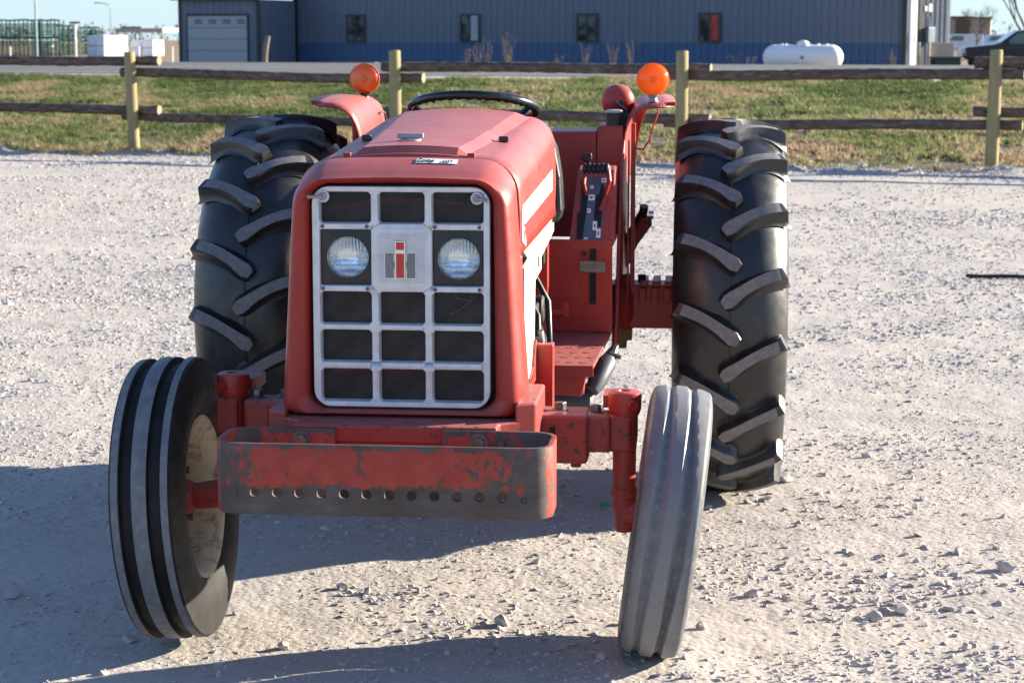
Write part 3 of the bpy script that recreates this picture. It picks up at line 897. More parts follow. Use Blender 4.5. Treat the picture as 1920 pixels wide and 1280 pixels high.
# far right: tan building, bare trees
t = thing('tan_building', 'low tan and brown building far off at the right behind the bare tree', 'building', at(1805, 260, 0.3), -0.25)
MB().box((-2.6, 0, 0), (2.8, 6, 4.1)).obj('wall', 'tan_wall', t)
MB().box((-1.6, -0.1, 1.9), (0.2, -0.02, 4.0)).obj('panel', 'brown_wall', t)
MB().box((-2.8, -0.3, 4.1), (0.6, 6.3, 4.35)).box((0.6, -0.2, 4.1), (3.0, 6.2, 4.25)).obj('roof', 'trim', t)
def far_van(px, d, lab):
    t = thing('parked_van', lab, 'van', at(px, d, 0.3), 0.1, 'pale vans parked far off at the right')
    MB().prism([(-2.2, 0.4), (-2.2, 1.1), (-1.5, 1.25), (-1.0, 1.9), (2.2, 1.9), (2.2, 0.4)], 'y', -0.9, 0.9).obj('body', 'wrap', t, bevel=0.08)
    MB().prism([(-1.35, 1.25), (-0.95, 1.75), (0.1, 1.75), (0.1, 1.25)], 'y', -0.92, -0.905).obj('window', 'car_glass', t)
    for x in (-1.4, 1.4):
        MB().tube([(x, -0.95, 0.35), (x, -0.6, 0.35)], 0.35, 14).obj('wheel', 'rubber', t)
far_van(1790, 205, 'pale van parked before the tan building, left one')
far_van(1860, 215, 'pale van parked before the tan building, mostly behind the navy suv')
def bare_tree(px, d, h, lab, seed, lean=0.0):
    rd = random.Random(seed)
    t = thing('bare_tree', lab, 'tree', at(px, d, 0.3), rd.uniform(0, 6), 'leafless trees at the right')
    tr, cr = MB(), MB()
    def grow(p, dr, ln, r, lev):
        e = p + dr * ln
        mid = p + dr * ln * 0.5 + Vector((rd.uniform(-1, 1), rd.uniform(-1, 1), 0)) * ln * 0.05
        (tr if lev < 2 else cr).tube([p, mid, e], [r, r * 0.85, r * 0.65], 7 if lev < 2 else 4, cap=False)
        if lev >= 6:
            return
        for k in range(3 if lev < 5 else 2):
            q = rd.uniform(0, 2 * PI)
            sp = rd.uniform(0.35, 0.75)
            nd = (dr + Vector((math.cos(q) * sp, math.sin(q) * sp, rd.uniform(-0.05, 0.25)))).normalized()
            grow(p + dr * ln * rd.uniform(0.6, 1.0), nd, ln * rd.uniform(0.62, 0.8), r * 0.58, lev + 1)
    grow(Vector((0, 0, 0)), Vector((lean, 0, 1)).normalized(), h * 0.3, h * 0.018, 0)
    tr.obj('trunk', 'bark', t, merge=False, recalc=False)
    cr.obj('crown', 'bark', t, merge=False, recalc=False)
bare_tree(1822, 190, 5.6, 'small leafless tree before the far tan building', 3)
bare_tree(1912, 100, 6.2, 'tall leafless tree cut by the right edge of the frame', 8, -0.1)
# far wood along the horizon, one brown band of many thin crowns
m = MB()
for i in range(420):
    d = random.uniform(420, 700)
    px = random.uniform(-300, 2300)
    c = at(px, d, 0.3)
    hh = random.uniform(2.5, 6.0) * d / 560
    for k in range(16):
        q = random.uniform(0, 2 * PI)
        r0 = hh * 0.45 * random.random()
        z = hh * random.uniform(0.25, 1)
        s = hh * 0.12
        pos = c + Vector((r0 * math.cos(q), r0 * math.sin(q), z))
        v = [pos + Vector((random.uniform(-s, s), random.uniform(-s, s), random.uniform(-s, s))) for _ in range(3)]
        m.add(v, [(0, 1, 2)])
    m.tube([c, c + Vector((0, 0, hh * 0.7))], [0.16, 0.06], 4, cap=False)
o = m.obj('far_wood', 'twig', recalc=False)
o['kind'] = 'stuff'

# ------------------------------------------------------------------ rail fence
fence = thing('rail_fence', 'weathered round rail fence on pale treated posts along the grass', 'fence')
FD = Vector((1, -0.353, 0)).normalized()
def fpt(px):
    k = (px - 960) / 3750.0
    d = 27.9 / (1 + 0.353 * k)
    return Vector((k * d, d, 0))
posts = [fpt(-330), fpt(254), fpt(743), fpt(1276), fpt(1857), fpt(2560)]
heights = [1.5, 1.47, 1.50, 1.50, 1.52, 1.5]
leans = [0, -0.025, -0.005, 0.0, 0.01, 0]
for p, h, ln in zip(posts, heights, leans):
    m = MB()
    n = 18
    rows = []
    for z in (-0.3, 0.0, 0.5, 1.0, h - 0.012, h):
        r = 0.086 * (1 - 0.05 * z) * (0.86 if z == h else 1)
        rows.append([(r * math.cos(2 * PI * k / n) * (1 + 0.03 * math.sin(3 * k + z)) + ln * z, r * math.sin(2 * PI * k / n), z) for k in range(n)])
    m.grid(rows, close=True)
    m.add(rows[-1], [tuple(range(n))])
    m.obj('post', 'post', fence, smooth=50, loc=(p.x, p.y, gz(p.x, p.y)), recalc=True)
zs = [(1.38, 0.66, 1.34, 0.62), (1.17, 0.53, 1.11, 0.48), (1.28, 0.64, 1.27, 0.60), (1.185, 0.54, 1.225, 0.57), (1.37, 0.74, 1.36, 0.74)]
ov = 0.36
for i in range(5):
    a, b = posts[i], posts[i + 1]
    for j in range(2):
        za, zb = zs[i][j], zs[i][j + 2]
        za += gz(a.x, a.y)
        zb += gz(b.x, b.y)
        off = Vector((0.353, 1, 0)).normalized() * 0.155
        p0 = a - FD * ov * (0.75 if i else 1) + off
        p1 = b + FD * ov + off
        L = (p1 - p0).length
        m = MB()
        n, ns = 16, 60
        rows = []
        ph = random.uniform(0, 9)
        r0 = random.uniform(0.068, 0.078) * (0.9 if j else 1)
        for s in range(ns + 1):
            u = s / ns
            cx = L * u
            sag = 0.018 * math.sin(PI * u) + 0.012 * math.sin(u * 7 + ph)
            rows.append([(cx, (r0 + random.uniform(-.007, .007)) * math.cos(2 * PI * k / n) + 0.02 * math.sin(u * 5 + ph), za + (zb - za) * u - sag + (r0 + random.uniform(-.007, .007)) * math.sin(2 * PI * k / n)) for k in range(n)])
        m.grid(rows, 0, close=True)
        m.add(rows[0], [tuple(range(n))], 1)
        m.add(rows[-1], [tuple(range(n))], 1)
        o = m.obj('rail', ['rail', 'cut'], fence, smooth=60, loc=(p0.x, p0.y, 0), merge=False)
        o.rotation_euler = (0, 0, math.atan2(FD.y, FD.x))
        dwn = MB()

# ------------------------------------------------------------------ scattered stuff through geometry nodes
def scatter(name, pts, rot, scl, tint, idx, sources, mat):
    me = bpy.data.meshes.new(name)
    me.vertices.add(len(pts))
    me.vertices.foreach_set('co', np.asarray(pts, np.float32).ravel())
    for an, ty, data in (('rot', 'FLOAT_VECTOR', rot), ('scl', 'FLOAT_VECTOR', scl)):
        at_ = me.attributes.new(an, ty, 'POINT')
        at_.data.foreach_set('vector', np.asarray(data, np.float32).ravel())
    at_ = me.attributes.new('tint', 'FLOAT', 'POINT')
    at_.data.foreach_set('value', np.asarray(tint, np.float32))
    at_ = me.attributes.new('pick', 'INT', 'POINT')
    at_.data.foreach_set('value', np.asarray(idx, np.int32))
    me.update()
    o = bpy.data.objects.new(name, me)
    col.objects.link(o)
    o['kind'] = 'stuff'
    ng = bpy.data.node_groups.new(name, 'GeometryNodeTree')
    ng.interface.new_socket('Geometry', in_out='INPUT', socket_type='NodeSocketGeometry')
    ng.interface.new_socket('Geometry', in_out='OUTPUT', socket_type='NodeSocketGeometry')
    N, Lk = ng.nodes, ng.links
    gi, go = N.new('NodeGroupInput'), N.new('NodeGroupOutput')
    ip = N.new('GeometryNodeInstanceOnPoints')
    g2i = N.new('GeometryNodeGeometryToInstance')
    for s in reversed(sources):
        oi = N.new('GeometryNodeObjectInfo')
        oi.inputs['Object'].default_value = s
        oi.inputs['As Instance'].default_value = False
        Lk.new(oi.outputs['Geometry'], g2i.inputs[0])
    def attr(nm, ty):
        a = N.new('GeometryNodeInputNamedAttribute')
        a.data_type = ty
        a.inputs['Name'].default_value = nm
        return [x for x in a.outputs if x.enabled and x.name == 'Attribute'][0]
    e2r = N.new('FunctionNodeEulerToRotation')
    Lk.new(attr('rot', 'FLOAT_VECTOR'), e2r.inputs[0])
    Lk.new(gi.outputs[0], ip.inputs['Points'])
    Lk.new(g2i.outputs[0], ip.inputs['Instance'])
    ip.inputs['Pick Instance'].default_value = True
    Lk.new(attr('pick', 'INT'), ip.inputs['Instance Index'])
    Lk.new(e2r.outputs[0], ip.inputs['Rotation'])
    Lk.new(attr('scl', 'FLOAT_VECTOR'), ip.inputs['Scale'])
    Lk.new(ip.outputs[0], go.inputs[0])
    md = o.modifiers.new('scatter', 'NODES')
    md.node_group = ng
    return o

def stone_mesh(name, seed, n=13):
    # a broken angular pebble: convex hull of a few scattered points
    rd = np.random.default_rng(seed)
    bm = bmesh.new()
    st_ = np.array([rd.uniform(0.75, 1.15), rd.uniform(0.6, 1.0), rd.uniform(0.6, 1.0)])
    for q in range(n):
        v = rd.normal(size=3)
        v = v / np.linalg.norm(v) * rd.uniform(0.8, 1.05) * st_
        bm.verts.new(v)
    bmesh.ops.convex_hull(bm, input=bm.verts)
    loose = [v for v in bm.verts if not v.link_faces]
    bmesh.ops.delete(bm, geom=loose, context='VERTS')
    me = bpy.data.meshes.new(name)
    bm.to_mesh(me)
    bm.free()
    return me
stone_src = []
for i in range(10):
    me = stone_mesh('stone', 40 + i, 9 + i)
    me.materials.append(M['stone'])
    stone_src.append(bpy.data.objects.new('stone_source', me))

def polar_pts(n, d0, d1, half=0.285, power=2.0):
    u = rng.random(n)
    d = (d0 ** power + u * (d1 ** power - d0 ** power)) ** (1 / power)
    a = rng.uniform(-half, half, n)
    return d * np.sin(a), d * np.cos(a)
sets = []
def stones(n, d0, d1, s0, s1, clump=0.0, power=2.0, cs=1.2, half=0.37, skew=2.0):
    n = int(n * 1.3)
    x, y = polar_pts(n, d0, d1, half, power)
    keep = tline(x, y) < 0.1 + rng.normal(0, 0.4, n)
    keep &= rng.random(n) < 0.35 + 0.65 * smooth((fbm(x * 0.22, y * 1.0, 3, 91) - 0.34) * 5)
    if clump:
        f = fbm(x * cs, y * cs * 1.1, 4, 31, 0.6)
        keep &= rng.random(n) < np.clip((f - 0.5 + 0.12 * (1 - clump)) * 6.5, 0.02 * (1 - clump), 1)
    x, y = x[keep], y[keep]
    s = s0 + (s1 - s0) * rng.random(len(x)) ** skew
    sets.append((x, y, s))
stones(46000, 4.7, 9.0, 0.002, 0.0055, 0.5, cs=1.5)
stones(26000, 4.7, 10, 0.004, 0.010, 0.8, cs=1.3)
stones(16000, 4.7, 12, 0.006, 0.016, 0.95, cs=1.1)
stones(4500, 4.7, 12, 0.010, 0.024, 1.0, cs=0.9)
stones(500, 4.7, 11, 0.010, 0.022, 0.0)
stones(46000, 8, 16, 0.004, 0.010, 0.6, cs=0.9)
stones(22000, 9, 20, 0.008, 0.018, 0.75, cs=0.7)
stones(75000, 13, 33.5, 0.008, 0.020, 0.25, cs=0.6)
stones(26000, 13, 33.5, 0.014, 0.034, 0.55, cs=0.5)
stones(12000, 8, 15, 0.010, 0.022, 0.8, cs=0.8)
xe = rng.uniform(-14, 13, 18000)
te = rng.normal(-0.9, 0.55, 18000)
sets.append((xe, 27.9 - 0.353 * xe + 1.06 * te, 0.008 + 0.024 * rng.random(18000) ** 2))
# loose heaps where the photograph shows them: ground point, spread, number, largest size
for hx_, hy_, sp_, nn, smax in ((1.32, 6.05, 0.28, 420, 0.021), (1.05, 5.72, 0.2, 220, 0.021), (0.72, 6.15, 0.2, 200, 0.018), (0.62, 6.35, 0.16, 120, 0.014), (-0.06, 5.47, 0.16, 260, 0.017), (-0.39, 5.88, 0.10, 150, 0.018), (0.08, 5.27, 0.15, 140, 0.015), (1.28, 5.2, 0.16, 240, 0.017), (1.0, 5.16, 0.14, 150, 0.016), (0.72, 5.13, 0.12, 120, 0.014), (1.75, 7.9, 0.35, 260, 0.018), (-1.32, 5.88, 0.2, 110, 0.017), (-0.95, 5.3, 0.14, 60, 0.014), (0.35, 5.95, 0.12, 90, 0.014)):
    x_ = rng.normal(hx_, sp_, nn)
    y_ = rng.normal(hy_, sp_ * 0.8, nn)
    sets.append((x_, y_, 0.005 + (smax - 0.005) * rng.random(nn) ** 2.2))
x = np.concatenate([s[0] for s in sets])
y = np.concatenate([s[1] for s in sets])
s = np.concatenate([s[2] for s in sets])
z = ground_h(x, y)
nr_ = np.exp(-(np.hypot(x, y) / 13) ** 2)
z = z + nr_ * (0.006 * (fbm(x * 16, y * 16, 3, 8, 0.6) - 0.5) + 0.0035 * (fbm(x * 55, y * 55, 2, 9) - 0.5)) + np.exp(-((np.hypot(x, y) - 14) / 9) ** 2) * (tline(x, y) < -0.4) * 0.012 * (fbm(x * 7, y * 7, 3, 12, 0.6) - 0.5)
n = len(x)
sc = np.stack([s * rng.uniform(0.8, 1.35, n), s * rng.uniform(0.8, 1.2, n), s * rng.uniform(0.38, 0.72, n)], 1)
ro = np.stack([rng.normal(0, 0.35, n), rng.normal(0, 0.35, n), rng.uniform(0, 6.28, n)], 1)
scatter('gravel', np.stack([x, y, z + sc[:, 2] * 0.12], 1), ro, sc, np.clip(rng.normal(0.5, 0.26, n), 0, 1), rng.integers(0, 10, n), stone_src, 'stone')

# grass
def tuft_mesh(seed, n=11, h=0.085):
    rd = np.random.default_rng(seed)
    m = MB()
    for i in range(n):
        q = rd.uniform(0, 6.28)
        bx, by = rd.normal(0, 0.025, 2)
        hh = h * rd.uniform(0.5, 1.15)
        bend = rd.uniform(0.2, 0.9) * hh
        wv = 0.0055 * rd.uniform(0.7, 1.4)
        cx, sx = math.cos(q), math.sin(q)
        px, py = -sx * wv, cx * wv
        v = [(bx - px, by - py, -0.01), (bx + px, by + py, -0.01), (bx + cx * bend * 0.35 - px * 0.8, by + sx * bend * 0.35 - py * 0.8, hh * 0.6), (bx + cx * bend * 0.35 + px * 0.8, by + sx * bend * 0.35 + py * 0.8, hh * 0.6), (bx + cx * bend, by + sx * bend, hh)]
        m.add(v, [(0, 1, 3, 2), (2, 3, 4)])
    return m.mesh('tuft', 'blade', recalc=False)
tuft_src = [bpy.data.objects.new('tuft_source', tuft_mesh(70 + i)) for i in range(6)]
n = 155000
xx = rng.uniform(-18, 17, n)
tt = rng.uniform(-0.7, 12.9, n)
yy = 27.9 - 0.353 * xx + 1.06 * tt
fl = fbm(xx * 0.7, yy * 0.35, 5, 51, 0.65)
bare = fbm(xx * 0.55 + 9, yy * 0.5, 4, 57, 0.6)
leftgreen = np.clip((3 - xx) / 12, 0, 1)
cover = np.clip(0.30 + 0.06 * tt + 2.6 * (bare - 0.5) + 0.35 * leftgreen, 0.06, 1)
keep = (rng.random(n) < cover) & (np.abs(xx / yy) < 0.40)
xx, yy, tt, fl, leftgreen = xx[keep], yy[keep], tt[keep], fl[keep], leftgreen[keep]
n = len(xx)
edge_dry = np.clip(1 - tt / 3.4, 0, 1)
tint = np.clip(0.42 + 2.4 * (fl - 0.5) - 0.14 * leftgreen + 0.5 * edge_dry - 0.08 * np.exp(-((tt - 11.5) / 2) ** 2) + rng.normal(0, 0.15, n), 0, 1)
sz = rng.uniform(0.4, 1.1, n) * (0.3 + 1.4 * fbm(xx * 1.6, yy * 1.6, 3, 77, 0.6))
scatter('grass', np.stack([xx, yy, ground_h(xx, yy)], 1), np.stack([rng.normal(0, 0.15, n), rng.normal(0, 0.15, n), rng.uniform(0, 6.28, n)], 1), np.stack([sz * 1.3, sz * 1.3, sz], 1), tint, rng.integers(0, 6, n), tuft_src, 'blade')

# single larger rocks and scraps that can be pointed at
def gpt(px, py):
    a = math.atan((py - 640) / 3750.0) + rad(8.57)
    d = 1.66 / math.tan(a)
    rng_ = math.hypot(d, 1.66) * math.cos(math.atan((py - 640) / 3750.0))
    x = (px - 960) / 3750.0 * rng_
    return x, d, float(ground_h(np.array([x]), np.array([d]))[0])
rocks = [(1472, 905, 0.030, 'upright pale rock beside the bottom of the right rear tyre'), (1812, 1214, 0.022, 'pale rock with a long shadow near the lower right corner'), (1315, 1177, 0.018, 'flat pale rock right of the front tyre foot'), (1128, 1235, 0.018, 'grey rock in the shadow left of the front tyre foot'), (1640, 1158, 0.026, 'pale rock at the left of the rock cluster in the lower right'), (1690, 1145, 0.03, 'pale rock at the right of the rock cluster in the lower right'), (690, 1108, 0.022, 'brown grey rock at the right end of the small rock pile'), (640, 1096, 0.02, 'grey rock at the left end of the small rock pile'), (24, 1112, 0.03, 'grey rock in the tractor shadow at the left edge'), (940, 1170, 0.03, 'pale rock on the shadow edge below the bumper'), (242, 1197, 0.022, 'grey rock left of the left front tyre foot'), (532, 1213, 0.022, 'pale rock on the front tyre shadow edge'), (1410, 1118, 0.024, 'angular pale rock right of the front tyre'), (1795, 1040, 0.024, 'pale rock among loose stones at the right'), (1885, 1075, 0.03, 'big pale rock near the right edge'), (1625, 855, 0.024, 'small pale rock alone on the smooth gravel at the right')]
for i, (px, py, s, lab) in enumerate(rocks):
    x, y, z = gpt(px, py)
    me = stone_mesh('rock', 300 + i, 20)
    me.materials.append(M['rock'])
    o = bpy.data.objects.new('rock', me)
    col.objects.link(o)
    o.location = (x, y, z + s * 0.35)
    o.scale = (s * 1.15, s, s * 0.9)
    o.rotation_euler = (0.2, 0.1, i * 1.3)
    tag(o, lab, 'rock', 'larger rocks lying on the gravel')
x, y, z = gpt(1126, 951)
o = MB().add([(0, 0, 0), (0.03, 0.004, 0.004), (0.034, 0.018, 0.010), (0.012, 0.024, 0.003), (-0.006, 0.014, 0.008)], [(0, 1, 2, 3, 4)]).obj('plastic_scrap', 'green_scrap', solid=0.002)
o.location = (x, y, z + 0.006)
tag(o, 'tiny green plastic scrap in the shadow under the front axle', 'scrap')
pts = []
for i in range(10):
    px, py = 1812 + i * 16, 521 + i * 0.4 + 0.6 * math.sin(i)
    x, y, z = gpt(px, py)
    pts.append((x, y, z + 0.018))
o = MB().tube(pts, 0.014, 8).obj('black_hose', 'black', smooth=60)
tag(o, 'thin black hose lying on the gravel at the right edge', 'hose')
x, y, z = gpt(1205, 281)
o = MB().tube([(-0.16, 0, 0.05), (0.0, 0.03, 0.07), (0.16, 0.05, 0.11)], [0.012, 0.014, 0.01], 7).obj('stick', 'cut', smooth=60)
o.location = (x, 28.3, gz(x, 28.3))
tag(o, 'pale broken stick at the grass edge behind the right fender', 'stick')

# ------------------------------------------------------------------ the tractor
T = thing('tractor', 'old faded red farm tractor facing the camera on the gravel lot', 'tractor', (-0.262, 5.38, 0), rad(-5.5))

def ring_pts(hw_t, hw_b, z0, z1, rt, rb, crown=0.0, nc=8, ne=8):
    """closed rounded trapezoid in x,z; starts bottom left and runs up, over and down"""
    pts = []
    def corner(cx, cz, r, a0, a1):
        for i in range(nc + 1):
            a = a0 + (a1 - a0) * i / nc
            pts.append((cx + r * math.cos(a), cz + r * math.sin(a)))
    def edge(a, b, n):
        for i in range(1, n):
            t = i / n
            pts.append((a[0] + (b[0] - a[0]) * t, a[1] + (b[1] - a[1]) * t))
    corner(-hw_b + rb, z0 + rb, rb, -PI / 2, -PI)
    edge((-hw_b, z0 + rb), (-hw_t, z1 - rt), ne)
    corner(-hw_t + rt, z1 - rt, rt, PI, PI / 2)
    edge((-hw_t + rt, z1), (hw_t - rt, z1), ne)
    corner(hw_t - rt, z1 - rt, rt, PI / 2, 0)
    edge((hw_t, z1 - rt), (hw_b, z0 + rb), ne)
    corner(hw_b - rb, z0 + rb, rb, 0, -PI / 2)
    edge((hw_b - rb, z0), (-hw_b + rb, z0), ne)
    if crown:
        pts = [(x, z + crown * max(0, (1 - (x / hw_t) ** 2)) * smoothstep((z - (z0 + z1) / 2) / ((z1 - z0) / 2))) for x, z in pts]
    return pts
def smoothstep(t):
    t = max(0, min(1, t))
    return t * t * (3 - 2 * t)

# nose shell round the grille
outer = ring_pts(0.287, 0.322, 0.692, 1.345, 0.085, 0.03, 0.012)
inner = ring_pts(0.237, 0.243, 0.709, 1.292, 0.052, 0.045, 0.004)
def lerp_ring(t, y, ytop=0.0):
    return [(a[0] + (b[0] - a[0]) * t, y - ytop * smoothstep((a[1] - 1.15) / 0.2), a[1] + (b[1] - a[1]) * t) for a, b in zip(outer, inner)]
def nose_row(t, y, drop):
    r = []
    for a_, b_ in zip(outer, inner):
        k = smoothstep((a_[1] - 1.15) / 0.19)
        r.append((a_[0] + (b_[0] - a_[0]) * t, y, a_[1] + (b_[1] - a_[1]) * t - drop * k))
    return r
rows = [nose_row(*q) for q in ((0, -0.118, 0), (0, -0.15, 0.004), (0, -0.185, 0.013), (0.02, -0.218, 0.021), (0.09, -0.246, 0.026), (0.22, -0.266, 0.027), (0.42, -0.277, 0.018), (0.62, -0.277, 0.007), (0.80, -0.267, 0.001), (0.94, -0.253, 0), (1, -0.236, 0), (1, -0.19, 0))]
MB().grid(rows, close=True).obj('nose_shell', 'red', T, smooth=60)
# extra shell depth low on the sides
MB().prism([(-0.12, 0.694), (-0.12, 1.10), (-0.09, 1.10), (-0.04, 0.9), (-0.02, 0.694)], 'x', 0.275, 0.300).obj('shell_flange', 'red', T, bevel=0.006)
MB().prism([(-0.12, 0.694), (-0.12, 1.10), (-0.09, 1.10), (-0.04, 0.9), (-0.02, 0.694)], 'x', -0.300, -0.275).obj('shell_flange', 'red', T, bevel=0.006)

# hood
def ztop(y):
    return float(np.interp(y, [-0.2, -0.1, 0.1, 0.5, 1.15], [1.343, 1.346, 1.352, 1.376, 1.416]))
rows = []
for y in (-0.114, -0.108, 0.0, 0.15, 0.3, 0.5, 0.7, 0.9, 1.06, 1.10, 1.115):
    zt = ztop(y) - (0.006 if y <= -0.114 else 0) - (0.004 if y > 1.11 else 0)
    r = []
    hw = 0.29 - (0.004 if y <= -0.114 else 0)
    bulge = 0.004
    r.append((-hw - 0.004, y, 1.10))
    for i in range(1, 6):
        r.append((-hw - bulge * math.sin(PI * i / 6), y, 1.10 + (zt - 0.085 - 1.10) * i / 6))
    for i in range(11):
        a = PI - PI / 2 * i / 10
        r.append((-hw + 0.085 + 0.085 * math.cos(a), y, zt - 0.085 + 0.085 * math.sin(a)))
    for i in range(1, 12):
        x = (-hw + 0.085) + (2 * hw - 0.17) * i / 12
        r.append((x, y, zt + 0.016 * (1 - (x / (hw - 0.085)) ** 2)))
    for i in range(11):
        a = PI / 2 - PI / 2 * i / 10
        r.append((hw - 0.085 + 0.085 * math.cos(a), y, zt - 0.085 + 0.085 * math.sin(a)))
    for i in range(1, 6):
        t = 1 - i / 6
        r.append((hw + bulge * math.sin(PI * t), y, 1.10 + (zt - 0.085 - 1.10) * t))
    r.append((hw + 0.004, y, 1.10))
    rows.append(r)
hood = MB().grid(rows).obj('hood', 'hood_red', T, smooth=50, solid=0.004, soff=1)
# raised centre panel with sloping flanks
def hz(x, y):
    return ztop(y) + 0.016 * max(0, 1 - (x / 0.205) ** 2)
pm = MB()
ys = [-0.085, -0.06, 0.2, 0.46, 0.462, 0.75, 1.02, 1.045]
rws = []
for y in ys:
    k = (y + 0.085) / 1.13
    hb = 0.150 + 0.070 * k
    ht = 0.126 + 0.052 * k
    up = 0.021 if ys[0] < y < ys[-1] else 0.0045
    rw = [(-hb, y, hz(hb, y) + 0.0045)]
    for i in range(9):
        x = -ht + 2 * ht * i / 8
        rw.append((x, y, hz(x, y) + up - (0.004 if y == 0.462 else 0)))
    rw.append((hb, y, hz(hb, y) + 0.0045))
    rws.append(rw)
pm.grid(rws).obj('hood_panel', 'hood_red', hood, smooth=18)
for x, y in ((-0.165, -0.095), (0.165, -0.095)):
    MB().box((x - 0.010, y - 0.008, hz(x, y)), (x + 0.010, y + 0.008, hz(x, y) + 0.014)).obj('stop_block', 'red_old', hood, bevel=0.002)
for x, y in ((-0.19, 0.36), (0.205, 0.36)):
    MB().box((x - 0.014, y - 0.008, hz(x, y) + 0.004), (x + 0.014, y + 0.008, hz(x, y) + 0.021)).obj('rubber_bumper', 'black', hood, bevel=0.003)
# radiator cap
cz = hz(0, 0.1) + 0.012
cap = MB().lathe([(0, 0.0), (0, 0.03), (0.014, 0.03), (0.017, 0.0)], 'z', 24, (-0.022, 0.08, cz)).obj('radiator_cap', 'grey', T, smooth=30)
MB().prism([(-0.036, -0.008), (-0.012, -0.014), (0.012, -0.014), (0.036, -0.008), (0.036, 0.008), (0.012, 0.014), (-0.012, 0.014), (-0.036, 0.008)], 'z', 0.0, 0.013).obj('cap_wing', 'grey', cap, loc=(-0.022, 0.08, cz + 0.016), bevel=0.002)
# auction lot sticker on the nose
st = MB()
sx0, sx1 = 0.03, 0.137
def nose_pt(x, v):
    # v 0..1 down over the rounded front lip
    y = -0.152 - 0.035 * v
    k = 0.012 * (1 - (x / 0.287) ** 2)
    z = 1.345 + k - np.interp(-y, [0.118, 0.15, 0.185, 0.218], [0, 0.004, 0.013, 0.021])
    return (x, y - 0.0005, float(z) + 0.0016)
nv = 5
st.grid([[nose_pt(sx0 + (sx1 - sx0) * i / 6, j / nv) for i in range(7)] for j in range(nv + 1)])
stk = st.obj('lot_sticker', 'white', T, solid=0.0008, soff=1)
def text_mesh(name, body, size, mat, parent, loc, rot, ext=0.0003, bold=0.0, sx=1.0):
    cu = bpy.data.curves.new(name, 'FONT')
    cu.body = body
    cu.size = size
    cu.extrude = ext
    cu.offset = bold
    cu.resolution_u = 3
    tmp = bpy.data.objects.new(name, cu)
    col.objects.link(tmp)
    dg = bpy.context.evaluated_depsgraph_get()
    me = bpy.data.meshes.new_from_object(tmp.evaluated_get(dg))
    bpy.data.objects.remove(tmp)
    bpy.data.curves.remove(cu)
    me.materials.clear()
    me.materials.append(M[mat])
    o = linked(name, me, parent, loc, rot, (sx, 1, 1))
    return o
sz0 = nose_pt(0.08, 0)
sz1 = nose_pt(0.08, 1)
srot = math.atan2(sz0[2] - sz1[2], sz0[1] - sz1[1])
def on_sticker(v, x):
    return (x, sz0[1] + (sz1[1] - sz0[1]) * v, sz0[2] + (sz1[2] - sz0[2]) * v + 0.0022)
text_mesh('lettering', 'LOT#', 0.027, 'ink', stk, on_sticker(0.86, 0.034), (srot, 0, 0), 0.0004, 0.0005, 0.64)
text_mesh('lettering', '2253', 0.021, 'ink', stk, on_sticker(0.86, 0.098), (srot, 0, 0), 0.0004, 0.0003, 0.66)
text_mesh('lettering', '=', 0.013, 'ink', stk, on_sticker(0.26, 0.036), (srot, 0, 0), 0.0004, 0.0006, 1.0)

# hood side decals and badge
dk = MB().prism([(-0.07, 1.226), (0.965, 1.256), (0.965, 1.192), (-0.045, 1.172)], 'x', 0.2975, 0.2988).obj('side_stripe', 'white', hood)
for k in range(8):
    z = 1.199 + k * 0.0068
    MB().box((0.2990, 0.56, z), (0.2996, 0.90, z + 0.0022)).obj('stripe_line', 'grey', dk)
bd = MB().prism([(-0.105, 1.217), (-0.088, 1.217), (0.004, 1.128), (0.004, 1.112), (-0.105, 1.135)], 'x', 0.2975, 0.301).obj('side_badge', 'white', hood, bevel=0.001)
MB().box((0.3012, -0.075, 1.165), (0.3020, -0.055, 1.19)).box((0.3012, -0.06, 1.135), (0.3020, -0.03, 1.16)).obj('badge_mark', 'ink', bd)

# grille -----------------------------------------------------------
gx = [(-0.2095, -0.0795), (-0.056, 0.060), (0.083, 0.212)]
gzr = [(1.195, 1.272), (1.034, 1.175), (0.933, 1.014), (0.834, 0.914), (0.731, 0.812)]
GY = -0.256
xo, zo0, zo1, ro = 0.231, 0.714, 1.288, 0.045
gr = MB()
# front bars: cells grown by g at the front, walls sloping in to the cell at the back
gw = 0.0028
cells = []
for ci, (x0, x1) in enumerate(gx):
    for ri, (z0, z1) in enumerate(gzr):
        if ci == 1 and ri == 1:
            continue
        cells.append((x0, x1, z0, z1, ci, ri))
from mathutils.geometry import delaunay_2d_cdt
def rrect(x0, x1, z0, z1, r, n=5):
    pts = []
    for cx, cz_, a0 in ((x1 - r, z0 + r, -PI / 2), (x1 - r, z1 - r, 0), (x0 + r, z1 - r, PI / 2), (x0 + r, z0 + r, PI)):
        for i in range(n + 1):
            a = a0 + PI / 2 * i / n
            pts.append((cx + r * math.cos(a), cz_ + r * math.sin(a)))
    return pts
loops = [rrect(-xo, xo, zo0, zo1, ro, 9)]
for x0, x1, z0, z1, ci, ri in cells:
    loops.append(rrect(x0 - gw, x1 + gw, z0 - gw, z1 + gw, 0.003 if ri == 1 else 0.007, 4))
vv, ee = [], []
for lp_ in loops:
    o_ = len(vv)
    vv += [Vector(q) for q in lp_]
    ee += [(o_ + i, o_ + (i + 1) % len(lp_)) for i in range(len(lp_))]
cv, ce, cf, *_ = delaunay_2d_cdt(vv, ee, [], 4, 1e-6)
